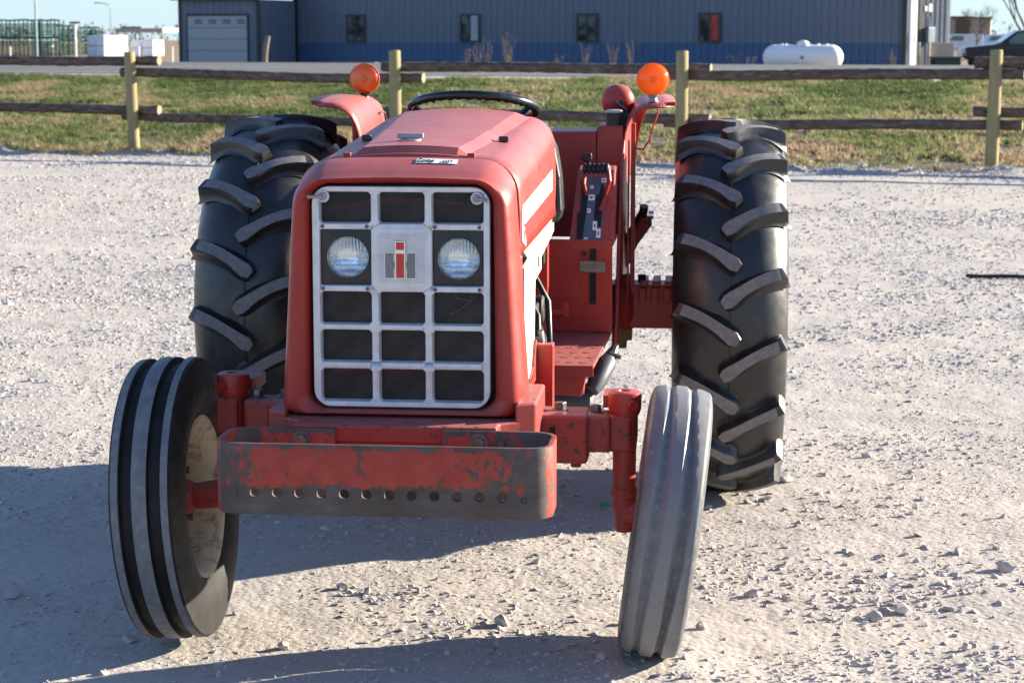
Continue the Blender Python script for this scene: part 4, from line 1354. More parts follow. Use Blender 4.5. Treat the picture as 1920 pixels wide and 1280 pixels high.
def in_hole(f_):
    x = sum(cv[i].x for i in f_) / len(f_)
    z = sum(cv[i].y for i in f_) / len(f_)
    if any(x0 - gw < x < x1 + gw and z0 - gw < z < z1 + gw and not all(abs(cv[i].x - xe) < 0.0075 and abs(cv[i].y - ze) < 0.0075 for i in f_ for xe, ze in [min(((a_, b_) for a_ in (x0 - gw, x1 + gw) for b_ in (z0 - gw, z1 + gw)), key=lambda q: abs(q[0] - x) + abs(q[1] - z))]) for x0, x1, z0, z1, ci, ri in cells):
        return True
    # outside the rounded outer corners
    cx, cz_ = max(abs(x) - (xo - ro), 0), max(zo0 + ro - z, z - (zo1 - ro), 0)
    return math.hypot(cx, cz_) > ro
gr.add([(q.x, GY, q.y) for q in cv], [tuple(f_) for f_ in cf if not in_hole(f_)])
for k_, lp_ in enumerate(loops):
    n_ = len(lp_)
    if k_ == 0:
        back = [(x, GY + 0.03, z) for x, z in lp_]
    else:
        x0, x1, z0, z1, ci, ri = cells[k_ - 1]
        back = [(x, GY + 0.024, z) for x, z in rrect(x0, x1, z0, z1, 0.003 if ri == 1 else 0.006, 4)]
    gr.add([(x, GY, z) for x, z in lp_] + back, [(i, (i + 1) % n_, (i + 1) % n_ + n_, i + n_) for i in range(n_)])
grille = gr.obj('grille', 'silver', T, bevel=0.0018, seg=2, smooth=30)
# perforated screens: a real sheet of hexagonal holes
def hex_sheet(w_, h_, pitch=0.0056, bar=0.0013):
    m = MB()
    r = pitch / math.sqrt(3)
    ri = (pitch - bar) / math.sqrt(3)
    nx, nz = int(w_ / pitch) + 2, int(h_ / (1.5 * r)) + 2
    for j in range(nz):
        for i in range(nx):
            cx = (i + 0.5 * (j % 2)) * pitch
            cz = j * 1.5 * r
            o, n_ = [], []
            for k in range(6):
                a = PI / 6 + k * PI / 3
                o.append((min(max(cx + r * math.cos(a), 0), w_), 0, min(max(cz + r * math.sin(a), 0), h_)))
                n_.append((min(max(cx + ri * math.cos(a), 0), w_), 0, min(max(cz + ri * math.sin(a), 0), h_)))
            m.add(o + n_, [(k, (k + 1) % 6, (k + 1) % 6 + 6, k + 6) for k in range(6)])
    return m.mesh('screen', 'mesh', recalc=False)
hexes = {}
for x0, x1, z0, z1, ci, ri in cells:
    if ri == 1:
        continue
    key = (round(x1 - x0, 3), round(z1 - z0, 3))
    if key not in hexes:
        hexes[key] = hex_sheet(x1 - x0 + 0.004, z1 - z0 + 0.004)
    linked('screen', hexes[key], grille, (x0 - 0.002, GY + 0.0235, z0 - 0.002))
# emblem plate with fine ribs, and the letters
ep = MB().box((-0.0615, GY - 0.001, 1.030), (0.0655, GY + 0.010, 1.179)).obj('emblem_plate', 'silver_plate', grille)
rb_ = MB()
nrib = 26
for k in range(nrib):
    z = 1.040 + k * (1.169 - 1.040) / nrib
    rb_.prism([(GY - 0.0010, z), (GY - 0.0024, z + 0.0008), (GY - 0.0024, z + 0.0030), (GY - 0.0010, z + 0.0038)], 'x', -0.058, 0.062)
rb_.obj('rib', 'silver_plate', ep)['kind'] = 'stuff'
ex, ez = 0.0, 1.0885
def pxx(px):
    return (px - 751) * 0.001375
def pzz(py):
    return 1.286 - (py - 350) * 0.001394
H = [(722, 517), (722, 471), (738, 471), (738, 486), (763, 486), (763, 471), (779, 471), (779, 517), (763, 517), (763, 500), (738, 500), (738, 517)]
def emb(poly, y0, y1, mat, name, grow=0.0):
    pts = [(pxx(a), pzz(b)) for a, b in poly]
    return MB().prism(pts, 'y', y0, y1).obj(name, mat, ep)
emb([(720.5, 518.5), (720.5, 469.5), (739.5, 469.5), (739.5, 484.5), (740.5, 484.5), (740.5, 448.5), (760.5, 448.5), (760.5, 484.5), (761.5, 484.5), (761.5, 469.5), (780.5, 469.5), (780.5, 518.5), (761.5, 518.5), (761.5, 501.5), (760.5, 501.5), (760.5, 518.5), (740.5, 518.5), (740.5, 501.5), (739.5, 501.5), (739.5, 518.5)], GY - 0.002, GY - 0.0042, 'chrome', 'emblem_rim')
emb(H, GY - 0.0042, GY - 0.0062, 'emblem_grey', 'emblem_letter')
emb([(740.5, 518.2), (740.5, 448.8), (760.5, 448.8), (760.5, 518.2)], GY - 0.0062, GY - 0.0072, 'chrome', 'emblem_rim')
emb([(743, 516.5), (743, 471.5), (758, 471.5), (758, 516.5)], GY - 0.0072, GY - 0.0088, 'emblem_red', 'emblem_letter')
emb([(743, 464.5), (743, 450.5), (758, 450.5), (758, 464.5)], GY - 0.0072, GY - 0.0088, 'emblem_red', 'emblem_letter')
# screws
for ci in (0, 2):
    x0, x1 = gx[ci]
    for zc in ((1.195 + 1.175) / 2, (1.034 + 1.014) / 2):
        for x in (x0 + 0.006, x1 - 0.008):
            s_ = MB().lathe([(GY - 0.0002, 0.0052), (GY - 0.0024, 0.0052), (GY - 0.0034, 0.003), (GY - 0.0036, 0)], 'y', 14, (x, 0, zc), [0, 0, 0])
            s_.box((x - 0.0026, GY - 0.0042, zc - 0.0006), (x + 0.0026, GY - 0.0037, zc + 0.0006), 1)
            s_.obj('screw', ['iron', 'ink'], grille, smooth=30)
# latches
for x, z, dx, dz in ((pxx(605), pzz(367), -0.034, 0.0), (pxx(895), pzz(369), 0.032, -0.004)):
    la = MB().lathe([(GY + 0.004, 0.0165), (GY - 0.003, 0.016), (GY - 0.0045, 0.014), (GY - 0.0045, 0.0)], 'y', 24, (x, 0, z)).obj('latch_boss', 'silver', grille, smooth=30)
    MB().lathe([(GY - 0.0045, 0.011), (GY - 0.010, 0.011), (GY - 0.012, 0.008), (GY - 0.010, 0.0)], 'y', 24, (x, 0, z)).tube([(x, GY - 0.012, z), (x + dx * 0.5, GY - 0.016, z + dz * 0.4), (x + dx, GY - 0.030, z + dz)], 0.0045, 10).obj('latch', 'grey', la, smooth=40)
# radiator behind the screens
rd_ = MB().box((-0.238, -0.11, 0.70), (0.238, 0.0, 1.30)).obj('radiator', 'radiator', T)
MB().tube([(-0.2, -0.13, 1.22), (-0.05, -0.125, 1.245), (0.15, -0.13, 1.235)], 0.008, 8).tube([(-0.2, -0.13, 0.79), (0.2, -0.13, 0.80)], 0.007, 8).obj('pipe', 'red_old', rd_)
MB().tube([(0.11, -0.12, 0.94), (0.15, -0.13, 0.965), (0.18, -0.13, 0.99), (0.19, -0.12, 1.02)], 0.0022, 6).tube([(0.12, -0.12, 1.01), (0.13, -0.13, 0.985), (0.16, -0.13, 0.98), (0.175, -0.12, 1.01)], 0.0022, 6).obj('wire', 'grey', rd_)
sh = MB()
for a_, b_ in (((-0.2405, -0.2258, 0.70), (-0.2385, -0.05, 1.30)), ((0.2385, -0.2258, 0.70), (0.2405, -0.05, 1.30)), ((-0.24, -0.2258, 1.292), (0.24, -0.05, 1.294)), ((-0.24, -0.2258, 0.704), (0.24, -0.05, 0.706))):
    MB().box(a_, b_).obj('light_baffle', 'void', rd_)  # added plates that keep stray sun off the screens
# headlights
for ci in (0, 2):
    x0, x1 = gx[ci]
    z0, z1 = gzr[1]
    cx, cz_ = pxx(650.5 if ci == 0 else 860.5), pzz(479.5 if ci == 0 else 481)
    R_ = 0.0545
    hl = MB()
    n = 48
    sq, ci_, cb = [], [], []
    for k in range(n):
        a = 2 * PI * k / n
        ca, sa = math.cos(a), math.sin(a)
        s = 1 / max(abs(ca) / ((x1 - x0) / 2 + 0.006), abs(sa) / ((z1 - z0) / 2 + 0.006))
        mx_, mz_ = (x0 + x1) / 2, (z0 + z1) / 2
        sq.append((mx_ + ca * s, GY + 0.012, mz_ + sa * s))
        ci_.append((cx + ca * R_, GY + 0.008, cz_ + sa * R_))
        cb.append((cx + ca * R_, GY + 0.03, cz_ + sa * R_))
    hl.grid([sq, ci_, cb], close=True)
    ho = hl.obj('headlight', 'black', grille, smooth=30)
    # sealed beam: chrome ring, bowl and lens, each about the lamp centre
    pr = []
    for i in range(9):
        r = R_ * 0.97 * i / 8
        pr.append((0.022 - 0.019 * (r / R_) ** 2, max(r, 0.0005)))
    bo = MB().lathe(pr, 'y', 40).obj('reflector', 'reflector', grille, smooth=60, loc=(cx, GY + 0.008, cz_), recalc=False)
    pr = []
    for i in range(9):
        r = R_ * 0.975 * i / 8
        pr.append((-0.011 + 0.011 * (r / R_) ** 2, max(r, 0.0005)))
    MB().lathe(pr, 'y', 48).obj('lens', 'lens', grille, smooth=60, loc=(cx, GY + 0.006, cz_))
    MB().lathe([(0.004, R_ * 1.0), (-0.001, R_ * 1.02), (-0.004, R_), (-0.001, R_ * 0.96), (0.006, R_ * 0.955)], 'y', 48, closed=True).obj('lens_ring', 'chrome', grille, smooth=60, loc=(cx, GY + 0.007, cz_))

# front support casting under the nose -----------------------------
sup = [(-0.345, 0.05), (-0.345, -0.27), (-0.285, -0.312), (-0.262, -0.33), (-0.262, -0.392), (0.262, -0.392), (0.262, -0.33), (0.285, -0.312), (0.345, -0.27), (0.345, 0.05)]
MB().prism(sup, 'z', 0.648, 0.690).obj('front_support', 'red_old', T, bevel=0.005)
low = [(-0.325, 0.05), (-0.325, -0.25), (-0.275, -0.29), (-0.25, -0.378), (0.25, -0.378), (0.275, -0.29), (0.325, -0.25), (0.325, 0.05)]
MB().prism(low, 'z', 0.572, 0.647).obj('front_bolster', 'red_deep', T, bevel=0.006)
MB().box((-0.24, -0.27, 0.47), (0.24, 0.05, 0.571)).obj('bolster_base', 'dark', T, bevel=0.01)  # dark colour stands for the shade seen through the bumper holes
MB().box((-0.16, 0.45, 0.31), (0.16, 0.98, 0.45)).obj('oil_pan', 'dark', T, bevel=0.03)  # hidden pan, added and set low to block sun passing under the engine
MB().prism([(0.30, -0.30), (0.352, -0.27), (0.352, 0.02), (0.30, 0.02)], 'z', 0.60, 0.735).obj('support_cheek', 'red_old', T, bevel=0.006)
MB().prism([(-0.30, -0.30), (-0.352, -0.27), (-0.352, 0.02), (-0.30, 0.02)], 'z', 0.60, 0.705).obj('support_cheek', 'red_old', T, bevel=0.006)

# bumper: one bent plate with a row of holes
BY, BZ0, BZ1, BX, BR = -0.605, 0.508, 0.684, 0.412, 0.055
hx = [(-0.363, 0.010), (-0.313, 0.0125)] + [(-0.313 + 0.0556 * k, 0.0128) for k in range(1, 12)] + [(0.352, 0.0085)]
hz0, hz1 = 0.540, 0.584
bmp = MB()
segs = []
edges = [-BX + BR]
for k in range(len(hx)):
    if k:
        edges.append((hx[k - 1][0] + hx[k][0]) / 2)
edges.append(BX - BR)
for k, (cx, r) in enumerate(hx):
    a, b = edges[k], edges[k + 1]
    cz_ = 0.562 if k < len(hx) - 1 else 0.557
    per = []
    for q in range(16):
        t = q / 16 * 4
        sgm, u = int(t), t - int(t)
        if sgm == 0: per.append((b, hz0 + (hz1 - hz0) * u))
        elif sgm == 1: per.append((b + (a - b) * u, hz1))
        elif sgm == 2: per.append((a, hz1 + (hz0 - hz1) * u))
        else: per.append((a + (b - a) * u, hz0))
    cir = []
    for p_ in per:
        an = math.atan2(p_[1] - cz_, p_[0] - cx)
        cir.append((cx + r * math.cos(an), cz_ + r * math.sin(an)))
    v = [(p_[0], BY, p_[1]) for p_ in per] + [(p_[0], BY, p_[1]) for p_ in cir]
    bmp.add(v, [(q, (q + 1) % 16, (q + 1) % 16 + 16, q + 16) for q in range(16)])
    for q in range(4):
        xa, xb = a + (b - a) * q / 4, a + (b - a) * (q + 1) / 4
        bmp.add([(xa, BY, hz1), (xb, BY, hz1), (xb, BY, BZ1), (xa, BY, BZ1)], [(0, 1, 2, 3)])
        bmp.add([(xa, BY, BZ0), (xb, BY, BZ0), (xb, BY, hz0), (xa, BY, hz0)], [(0, 1, 2, 3)])
for sgn in (-1, 1):
    path = []
    for i in range(9):
        a = PI / 2 * i / 8
        path.append((sgn * (BX - BR + BR * math.sin(a)), BY + BR - BR * math.cos(a)))
    path.append((sgn * BX, -0.47))
    for i in range(9):
        a = PI / 2 * i / 8
        path.append((sgn * (BX - BR + BR * math.cos(a)), -0.455 + BR * math.sin(a)))
    path.append((sgn * (0.150 if sgn < 0 else 0.125), -0.40))
    bmp.grid([[(p_[0], p_[1], z) for p_ in path] for z in (BZ0, hz0, hz0 + (hz1 - hz0) * 0.25, hz0 + (hz1 - hz0) * 0.5, hz0 + (hz1 - hz0) * 0.75, hz1, BZ1)])
bo = bmp.obj('front_bumper', 'bumper', T, solid=0.013, soff=0, smooth=35)
b = bo.modifiers.new('bevel', 'BEVEL')
b.width = 0.002
b.segments = 2
b.limit_method = 'ANGLE'
b.angle_limit = rad(50)
for x in (-0.236, 0.218):
    hb = MB().lathe([(-0.408, 0.024), (-0.412, 0.024), (-0.412, 0.0)], 'y', 20, (x, 0, 0.655))
    hb.prism([(x + 0.0165 * math.cos(k * PI / 3 + 0.3), 0.655 + 0.0165 * math.sin(k * PI / 3 + 0.3)) for k in range(6)], 'y', -0.412, -0.426)
    hb.obj('bumper_bolt', 'iron', bo, bevel=0.001)
MB().box((0.27, -0.415, 0.60), (0.282, -0.409, 0.662)).obj('tab', 'iron', bo)

# front axle ---------------------------------------------------------
ax = MB().prism([(-0.47, 0.588), (0.535, 0.560), (0.535, 0.662), (-0.47, 0.690)], 'y', -0.055, 0.05).obj('front_axle', 'red_old', T, bevel=0.012, seg=3)
MB().box((0.30, -0.085, 0.535), (0.475, 0.06, 0.668)).obj('axle_sleeve', 'red_old', ax, bevel=0.012, seg=3)
MB().box((-0.40, -0.075, 0.565), (-0.28, 0.06, 0.690)).obj('axle_sleeve', 'red_old', ax, bevel=0.012, seg=3)
MB().box((0.372, -0.0875, 0.575), (0.388, -0.084, 0.635)).obj('slot', 'void', ax)
for x in (0.395, 0.49, -0.36, -0.44):
    zb = 0.690 if x < 0 else 0.668 if x < 0.475 else 0.662
    MB().lathe([(zb, 0.022), (zb + 0.003, 0.022), (zb + 0.003, 0.0)], 'z', 16, (x, 0.0, 0)).prism([(x + 0.0165 * math.cos(k * PI / 3), 0.0165 * math.sin(k * PI / 3)) for k in range(6)], 'z', zb + 0.003, zb + 0.021).obj('axle_bolt', 'iron', ax, bevel=0.0015)
for x in (0.36, 0.44):
    MB().lathe([(0.518, 0.0), (0.518, 0.014), (0.540, 0.014)], 'z', 8, (x, -0.03, 0)).obj('axle_bolt', 'red_old', ax)
for sgn, kx in ((1, 0.570), (-1, -0.508)):
    kp = MB().lathe([(0.395, 0.0), (0.395, 0.031), (0.43, 0.033), (0.433, 0.036), (0.455, 0.036), (0.458, 0.031), (0.56, 0.032), (0.60, 0.036), (0.66, 0.036)], 'z', 32, (kx, 0, 0)).obj('kingpin_housing', 'red_old', T, smooth=40)
    cp = MB().lathe([(0.655, 0.036), (0.664, 0.041), (0.674, 0.0445), (0.708, 0.0455), (0.720, 0.043), (0.724, 0.037), (0.724, 0.017), (0.720, 0.015), (0.720, 0.0)], 'z', 36, (kx, 0, 0))
    cp.tube([(kx + sgn * 0.016, -0.034, 0.69), (kx + sgn * 0.026, -0.052, 0.69)], 0.0145, 14)
    cp.box((kx - sgn * 0.02 - 0.04, 0.02, 0.672), (kx - sgn * 0.02 + 0.04, 0.14, 0.705))
    cp.obj('steering_cap', 'red', kp, smooth=40)
    MB().lathe([(0.335, 0.0), (0.335, 0.023), (0.345, 0.026), (0.395, 0.026)], 'z', 28, (kx, 0, 0)).obj('spindle_foot', 'red_old', kp, smooth=40)
    MB().box((kx - 0.045, -0.04, 0.56), (kx + 0.02, 0.04, 0.66)).obj('gusset', 'red_old', kp, bevel=0.01)
    wx = 0.70 if sgn > 0 else -0.672
    kp.location.z = 0 if sgn > 0 else 0.032
    MB().tube([(kx, 0, 0.385), (kx + sgn * 0.05, 0, 0.382), (wx - sgn * 0.04, 0, 0.372)], [0.036, 0.040, 0.036], 20).obj('spindle', 'red_old', kp, smooth=40)
MB().tube([(-0.49, 0.13, 0.62), (-0.1, 0.2, 0.57), (0.2, 0.2, 0.57), (0.55, 0.13, 0.62)], 0.014, 10).obj('tie_rod', 'dark', T, smooth=40)

# front wheels -----------------------------------------------------
def front_wheel(name, x, camber, steer, R, worn, label, sgn):
    wl = MB()
    # rim and disc
    W = 0.072
    rim = [(-W, 0.213), (-W - 0.006, 0.226), (-W + 0.004, 0.230), (-W + 0.012, 0.214), (-0.035, 0.198), (0.035, 0.198), (W - 0.012, 0.214), (W - 0.004, 0.230), (W + 0.006, 0.226), (W, 0.213), (W - 0.014, 0.205), (0.035, 0.190), (-0.035, 0.190), (-W + 0.014, 0.205)]
    wl.lathe(rim, 'x', 72, closed=True)
    s = sgn
    wl.lathe([(s * 0.052, 0.192), (s * 0.05, 0.172), (s * 0.030, 0.150), (s * 0.022, 0.125), (s * 0.004, 0.112), (s * 0.004, 0.05)], 'x', 48)
    wo = wl.obj(name, 'cream_rim', T, smooth=40)
    wo.location = (x, 0, R - 0.006 + (0 if worn else 0.018))
    wo.rotation_euler = (0, camber, steer)
    wo.scale = (0.92 if worn else 1.0, 1, 1)
    if label:
        wo['label'] = label
    # five humps on the disc
    MB().lathe([(s * -0.05, 0.0), (s * -0.05, 0.04), (s * -0.02, 0.052), (s * 0.05, 0.055), (s * 0.06, 0.0)], 'x', 24).obj('hub', 'red_old', wo, smooth=40)
    for k in range(6):
        a = k * PI / 3
        MB().tube([(s * -0.03, 0.078 * math.cos(a), 0.078 * math.sin(a)), (s * 0.0, 0.078 * math.cos(a), 0.078 * math.sin(a))], 0.011, 6).obj('wheel_nut', 'iron', wo)
    # tyre
    ty = MB()
    if not worn:
        gd, hw = 0.020, 0.082
        prof = [(-0.070, 0.222), (-0.088, 0.245), (-0.095, 0.285), (-0.093, 0.325), (-0.088, 0.346), (-hw, R - 0.008, ), (-hw + 0.006, R - 0.003), (-0.058, R - 0.0015), (-0.056, R - 0.004), (-0.053, R - gd), (-0.023, R - gd + 0.002), (-0.020, R - 0.001), (-0.018, R), (0.018, R), (0.020, R - 0.001), (0.023, R - gd + 0.002), (0.053, R - gd), (0.056, R - 0.004), (0.058, R - 0.0015), (hw - 0.006, R - 0.003), (hw, R - 0.008), (0.088, 0.346), (0.093, 0.325), (0.095, 0.285), (0.088, 0.245), (0.070, 0.222)]
        mis = [0] * len(prof)
        for i in (6, 12, 18):
            mis[i] = 1
        for i in (5, 7, 11, 13, 17, 19):
            mis[i] = 1 if i in (7, 11, 13, 17) else mis[i]
        ty.lathe(prof, 'x', 128, mis=mis)
        ty.obj('tyre', ['rubber_front', 'rib_worn'], wo, smooth=32)
    else:
        # shallow smeared ribs: the two grooves fade and wander round the tyre
        n = 160
        xs_ = [-0.070, -0.086, -0.093, -0.095, -0.092, -0.086] + list(np.linspace(-0.081, 0.081, 41)) + [0.086, 0.092, 0.095, 0.093, 0.086, 0.070]
        rs_ = [0.222, 0.240, 0.27, 0.30, 0.330, 0.352] + [None] * 41 + [0.352, 0.330, 0.30, 0.27, 0.240, 0.222]
        rws = []
        for k in range(n):
            q = 2 * PI * k / n
            rw = []
            for xx_, rr_ in zip(xs_, rs_):
                if rr_ is None:
                    rr_ = R - 0.002 - 0.011 * (abs(xx_) / 0.081) ** 3
                    up = 0.5 + 0.5 * math.sin(q * 1.0 + 2.3)
                    wd = 0.012 + 0.010 * (0.5 + 0.5 * math.sin(3 * q + 0.8))
                    for gx_, dp in ((-0.034 + 0.005 * math.sin(2 * q), 0.006 + 0.006 * up), (0.034 + 0.008 * math.sin(2 * q + 1.0), 0.007 + 0.009 * up)):
                        t = abs(xx_ - gx_) / wd
                        if t < 1:
                            rr_ -= dp * (1 - t * t) ** 1.0
                rw.append((xx_, -rr_ * math.cos(q), rr_ * math.sin(q)))
            rws.append(rw)
        rws.append(rws[0])
        ty.grid(rws)
        ty.obj('tyre', 'rubber_grey', wo, smooth=38)
    return wo
front_wheel('front_wheel', 0.682, rad(7.2), rad(0.5), 0.372, True, 'worn grey front wheel with nearly smooth ribs', 1)
front_wheel('front_wheel', -0.672, rad(-3.5), rad(0.5), 0.390, False, 'black three ribbed front wheel with cream rim', -1)

# rear wheels ------------------------------------------------------
RR = 0.692
def carc(x):
    """carcass radius at lateral position x"""
    k = max(0.0, abs(x) - 0.055)
    return 0.656 - (0.165 - math.sqrt(0.165 ** 2 - k ** 2))
def rear_lug(side):
    m = MB()
    ns = 13
    sect = []
    widths = (0.030, 0.049, 0.046, 0.040, 0.037, 0.036, 0.036, 0.036, 0.037, 0.038, 0.039, 0.040, 0.040)
    heights = (0.036, 0.037, 0.037, 0.037, 0.037, 0.037, 0.037, 0.036, 0.035, 0.033, 0.030, 0.025, 0.015)
    def theta(u):
        return 0.172 * u + 0.022 * math.sin(PI * min(u, 1))
    for i in range(ns):
        u = i / (ns - 1)
        x = side * (-0.027 + 0.216 * u)
        th = theta(u)
        wt, hg = widths[i], heights[i]
        rb = carc(min(abs(x), 0.197))
        rt = 0.693 - 0.030 * (abs(x) / 0.19) ** 2.4 - (0.004 if i == ns - 1 else 0)
        hg = rt - rb
        du = 0.01
        tx, ta = side * 0.216 * du, (theta(u + du) - th) * 0.68
        l = math.hypot(tx, ta)
        nx_, na_ = -ta / l, tx / l
        def P(w_, r):
            aa = th + na_ * w_ / 0.68
            return (x + nx_ * w_, -r * math.cos(aa), r * math.sin(aa))
        h = wt / 2
        fl = 0.6 + 0.4 * min(1, i / 3)
        sect.append([P(-h - 0.026 * fl, rb - 0.004), P(-h - 0.013 * fl, rb + 0.10 * hg), P(-h - 0.0065, rb + 0.42 * hg), P(-h - 0.003, rt - 0.005), P(-h, rt), P(h, rt), P(h + 0.003, rt - 0.005), P(h + 0.0065, rb + 0.42 * hg), P(h + 0.013 * fl, rb + 0.10 * hg), P(h + 0.026 * fl, rb - 0.004)])
    m.grid(sect)
    nq = 10
    for i in range(ns - 2):
        m.mi[i * (nq - 1) + 4] = 1
    m.add(sect[0], [tuple(range(nq))])
    # the outer end runs out into the sidewall
    def drop(q, r):
        k = r / math.hypot(q[1], q[2])
        return (q[0] + side * 0.005, q[1] * k, q[2] * k)
    m.grid([sect[-1], [drop(q, min(math.hypot(q[1], q[2]) - 0.004, 0.585)) for q in sect[-1]]])
    return m.mesh('lug', ['rubber', 'rubber_worn'], smooth=38)
lug_r, lug_l = rear_lug(1), rear_lug(-1)
def rear_wheel(x, zc, phase, sgn, label):
    wl = MB()
    wl.lathe([(-0.15, 0.345), (-0.16, 0.372), (-0.145, 0.376), (-0.13, 0.35), (0.13, 0.35), (0.145, 0.376), (0.16, 0.372), (0.15, 0.345), (0.12, 0.335), (-0.12, 0.335)], 'x', 72, closed=True)
    wl.lathe([(sgn * 0.06, 0.336), (sgn * 0.05, 0.30), (sgn * -0.02, 0.22), (sgn * -0.02, 0.09)], 'x', 48)
    wo = wl.obj('rear_wheel', 'cream_rim', T, smooth=40)
    wo.location = (x, 2.1, zc)
    wo['label'] = label
    MB().lathe([(sgn * -0.10, 0.0), (sgn * -0.10, 0.09), (sgn * 0.03, 0.10), (sgn * 0.04, 0.0)], 'x', 28).obj('hub', 'red_old', wo, smooth=40)
    for k in range(8):
        a = k * PI / 4
        MB().tube([(sgn * -0.04, 0.13 * math.cos(a), 0.13 * math.sin(a)), (sgn * 0.0, 0.13 * math.cos(a), 0.13 * math.sin(a))], 0.014, 6).obj('wheel_nut', 'iron', wo)
    prof = [(-0.15, 0.365), (-0.185, 0.41), (-0.203, 0.48), (-0.206, 0.535), (-0.203, 0.560)]
    prof += [(xx_, carc(xx_)) for xx_ in np.linspace(-0.197, 0.197, 33)]
    prof += [(0.203, 0.560), (0.206, 0.535), (0.203, 0.48), (0.185, 0.41), (0.15, 0.365)]
    ty = MB().lathe(prof, 'x', 128)
    # centre mould seam
    ty.lathe([(-0.0014, 0.655), (-0.0004, 0.663), (0.0004, 0.663), (0.0014, 0.655)], 'x', 128)
    ty.obj('tyre', 'rubber', wo, smooth=40, merge=False)
    nl = 17
    for k in range(nl):
        linked('lug', lug_r, wo, (0, 0, 0), (-(k + phase) * 2 * PI / nl, 0, 0))
        linked('lug', lug_l, wo, (0, 0, 0), (-(k + phase + 0.5) * 2 * PI / nl, 0, 0))
    return wo
rear_wheel(0.870, 0.682, 0.35, 1, 'right hand rear wheel in the photo with sunlit lugged tyre').scale = (0.97, 1, 1)
rear_wheel(-0.812, 0.692, 0.15, -1, 'left hand rear wheel in the photo with shaded lugged tyre')

# rear axle, transmission, engine ---------------------------------
MB().box((-0.17, 1.0, 0.46), (0.17, 2.35, 0.93)).obj('transmission', 'red_deep', T, bevel=0.03, seg=2)
MB().box((-0.2, 0.02, 0.44), (0.2, 1.0, 1.06)).obj('engine', 'dark', T, bevel=0.03, seg=2)
ra = MB().box((-0.68, 2.02, 0.602), (0.74, 2.19, 0.765)).obj('rear_axle', 'red_deep', T, bevel=0.012)
for k in range(5):
    MB().box((0.545 + k * 0.045, 2.00, 0.762), (0.572 + k * 0.045, 2.19, 0.782)).obj('axle_tooth', 'red_deep', ra, bevel=0.003)
    MB().box((0.54 + k * 0.045, 2.006, 0.70), (0.567 + k * 0.045, 2.0195, 0.755)).obj('axle_tooth', 'red_deep', ra, bevel=0.004)
MB().lathe([(0.45, 0.10), (0.50, 0.115), (0.52, 0.09), (0.52, 0.0)], 'x', 28, (0, 2.1, 0.685)).obj('axle_flange', 'red_deep', ra, smooth=40)
MB().lathe([(-0.45, 0.10), (-0.50, 0.115), (-0.52, 0.09), (-0.52, 0.0)], 'x', 28, (0, 2.1, 0.685)).obj('axle_flange', 'red_deep', ra, smooth=40)
MB().tube([(0.55, 2.05, 0.77), (0.55, 2.05, 0.80)], 0.016, 6).obj('axle_bolt', 'dark', ra)
MB().box((0.44, 2.03, 0.525), (0.495, 2.08, 0.60)).box((0.495, 2.03, 0.555), (0.515, 2.08, 0.60)).obj('drawbar_bracket', 'ochre', T, bevel=0.004)
la_ = MB().tube([(0.46, 2.45, 0.80), (0.50, 2.36, 0.90), (0.558, 2.3, 0.985)], 0.034, 4).obj('lift_arm', 'red_old', T, bevel=0.004)
MB().tube([(0.478, 2.40, 0.885), (0.51, 2.34, 0.945), (0.545, 2.3, 1.01), (0.548, 2.29, 1.035)], 0.018, 8).obj('lift_cap', 'black', la_)
MB().tube([(0.565, 2.29, 1.0), (0.585, 2.29, 1.0)], 0.017, 10).obj('lift_pin', 'chrome', la_)

# cream side plates under the hood on the sunny side
MB().prism([(0.10, 1.096), (1.239, 1.096), (1.241, 1.036), (0.62, 0.995), (0.30, 1.04)], 'x', 0.270, 0.283).obj('side_plate', 'cream', T, bevel=0.002)
MB().prism([(0.02, 1.05), (0.31, 1.06), (0.56, 1.045), (0.58, 0.985), (0.36, 0.975), (0.33, 0.76), (0.24, 0.73), (0.03, 0.71)], 'x', 0.284, 0.296).obj('side_plate', 'cream', T, bevel=0.002)
MB().box((0.2965, 0.44, 1.005), (0.298, 0.47, 1.035)).obj('slot', 'void', T)
MB().prism([(0.02, 0.70), (0.38, 0.70), (0.38, 0.79), (0.30, 0.815), (0.24, 0.745), (0.05, 0.70)], 'x', 0.297, 0.305).obj('side_bracket', 'red', T, bevel=0.002)
MB().box((0.236, 1.17, 0.76), (0.268, 1.23, 1.06)).obj('dash_pillar', 'red', T, bevel=0.004)
MB().box((0.268, 0.50, 0.60), (0.285, 0.62, 0.88)).obj('engine_bracket', 'dark', T, bevel=0.004)
eb = MB().prism([(0.30, 0.30), (0.352, 0.30), (0.352, 0.36), (0.30, 0.32)], 'z', 0.60, 0.80).obj('step_hanger', 'red', T, bevel=0.004)
MB().box((0.255, 0.25, 0.58), (0.30, 0.262, 0.735)).obj('hanger_plate', 'red', eb)
MB().lathe([(0.262, 0.0), (0.262, 0.052), (0.30, 0.056), (0.302, 0.0)], 'x', 24, (0, 0.22, 0.64)).obj('pulley', 'red', T, smooth=40)
MB().tube([(0.29, 0.42, 0.74), (0.305, 0.40, 0.71), (0.295, 0.38, 0.69), (0.308, 0.38, 0.67)], 0.007, 8).tube([(0.285, 0.40, 0.80), (0.315, 0.38, 0.80), (0.31, 0.37, 0.83)], 0.009, 8).obj('wiring', 'grey', T, smooth=40)
for zz_, rr_ in ((0.775, 0.012), (0.72, 0.014), (0.69, 0.010)):
    MB().tube([(0.290 + rr_ * math.cos(q), 0.36 + 0.004 * math.sin(3 * q), zz_ + rr_ * math.sin(q)) for q in np.linspace(0, 2 * PI, 14)], 0.0035, 6).obj('hose_clamp', 'chrome', T, smooth=50)
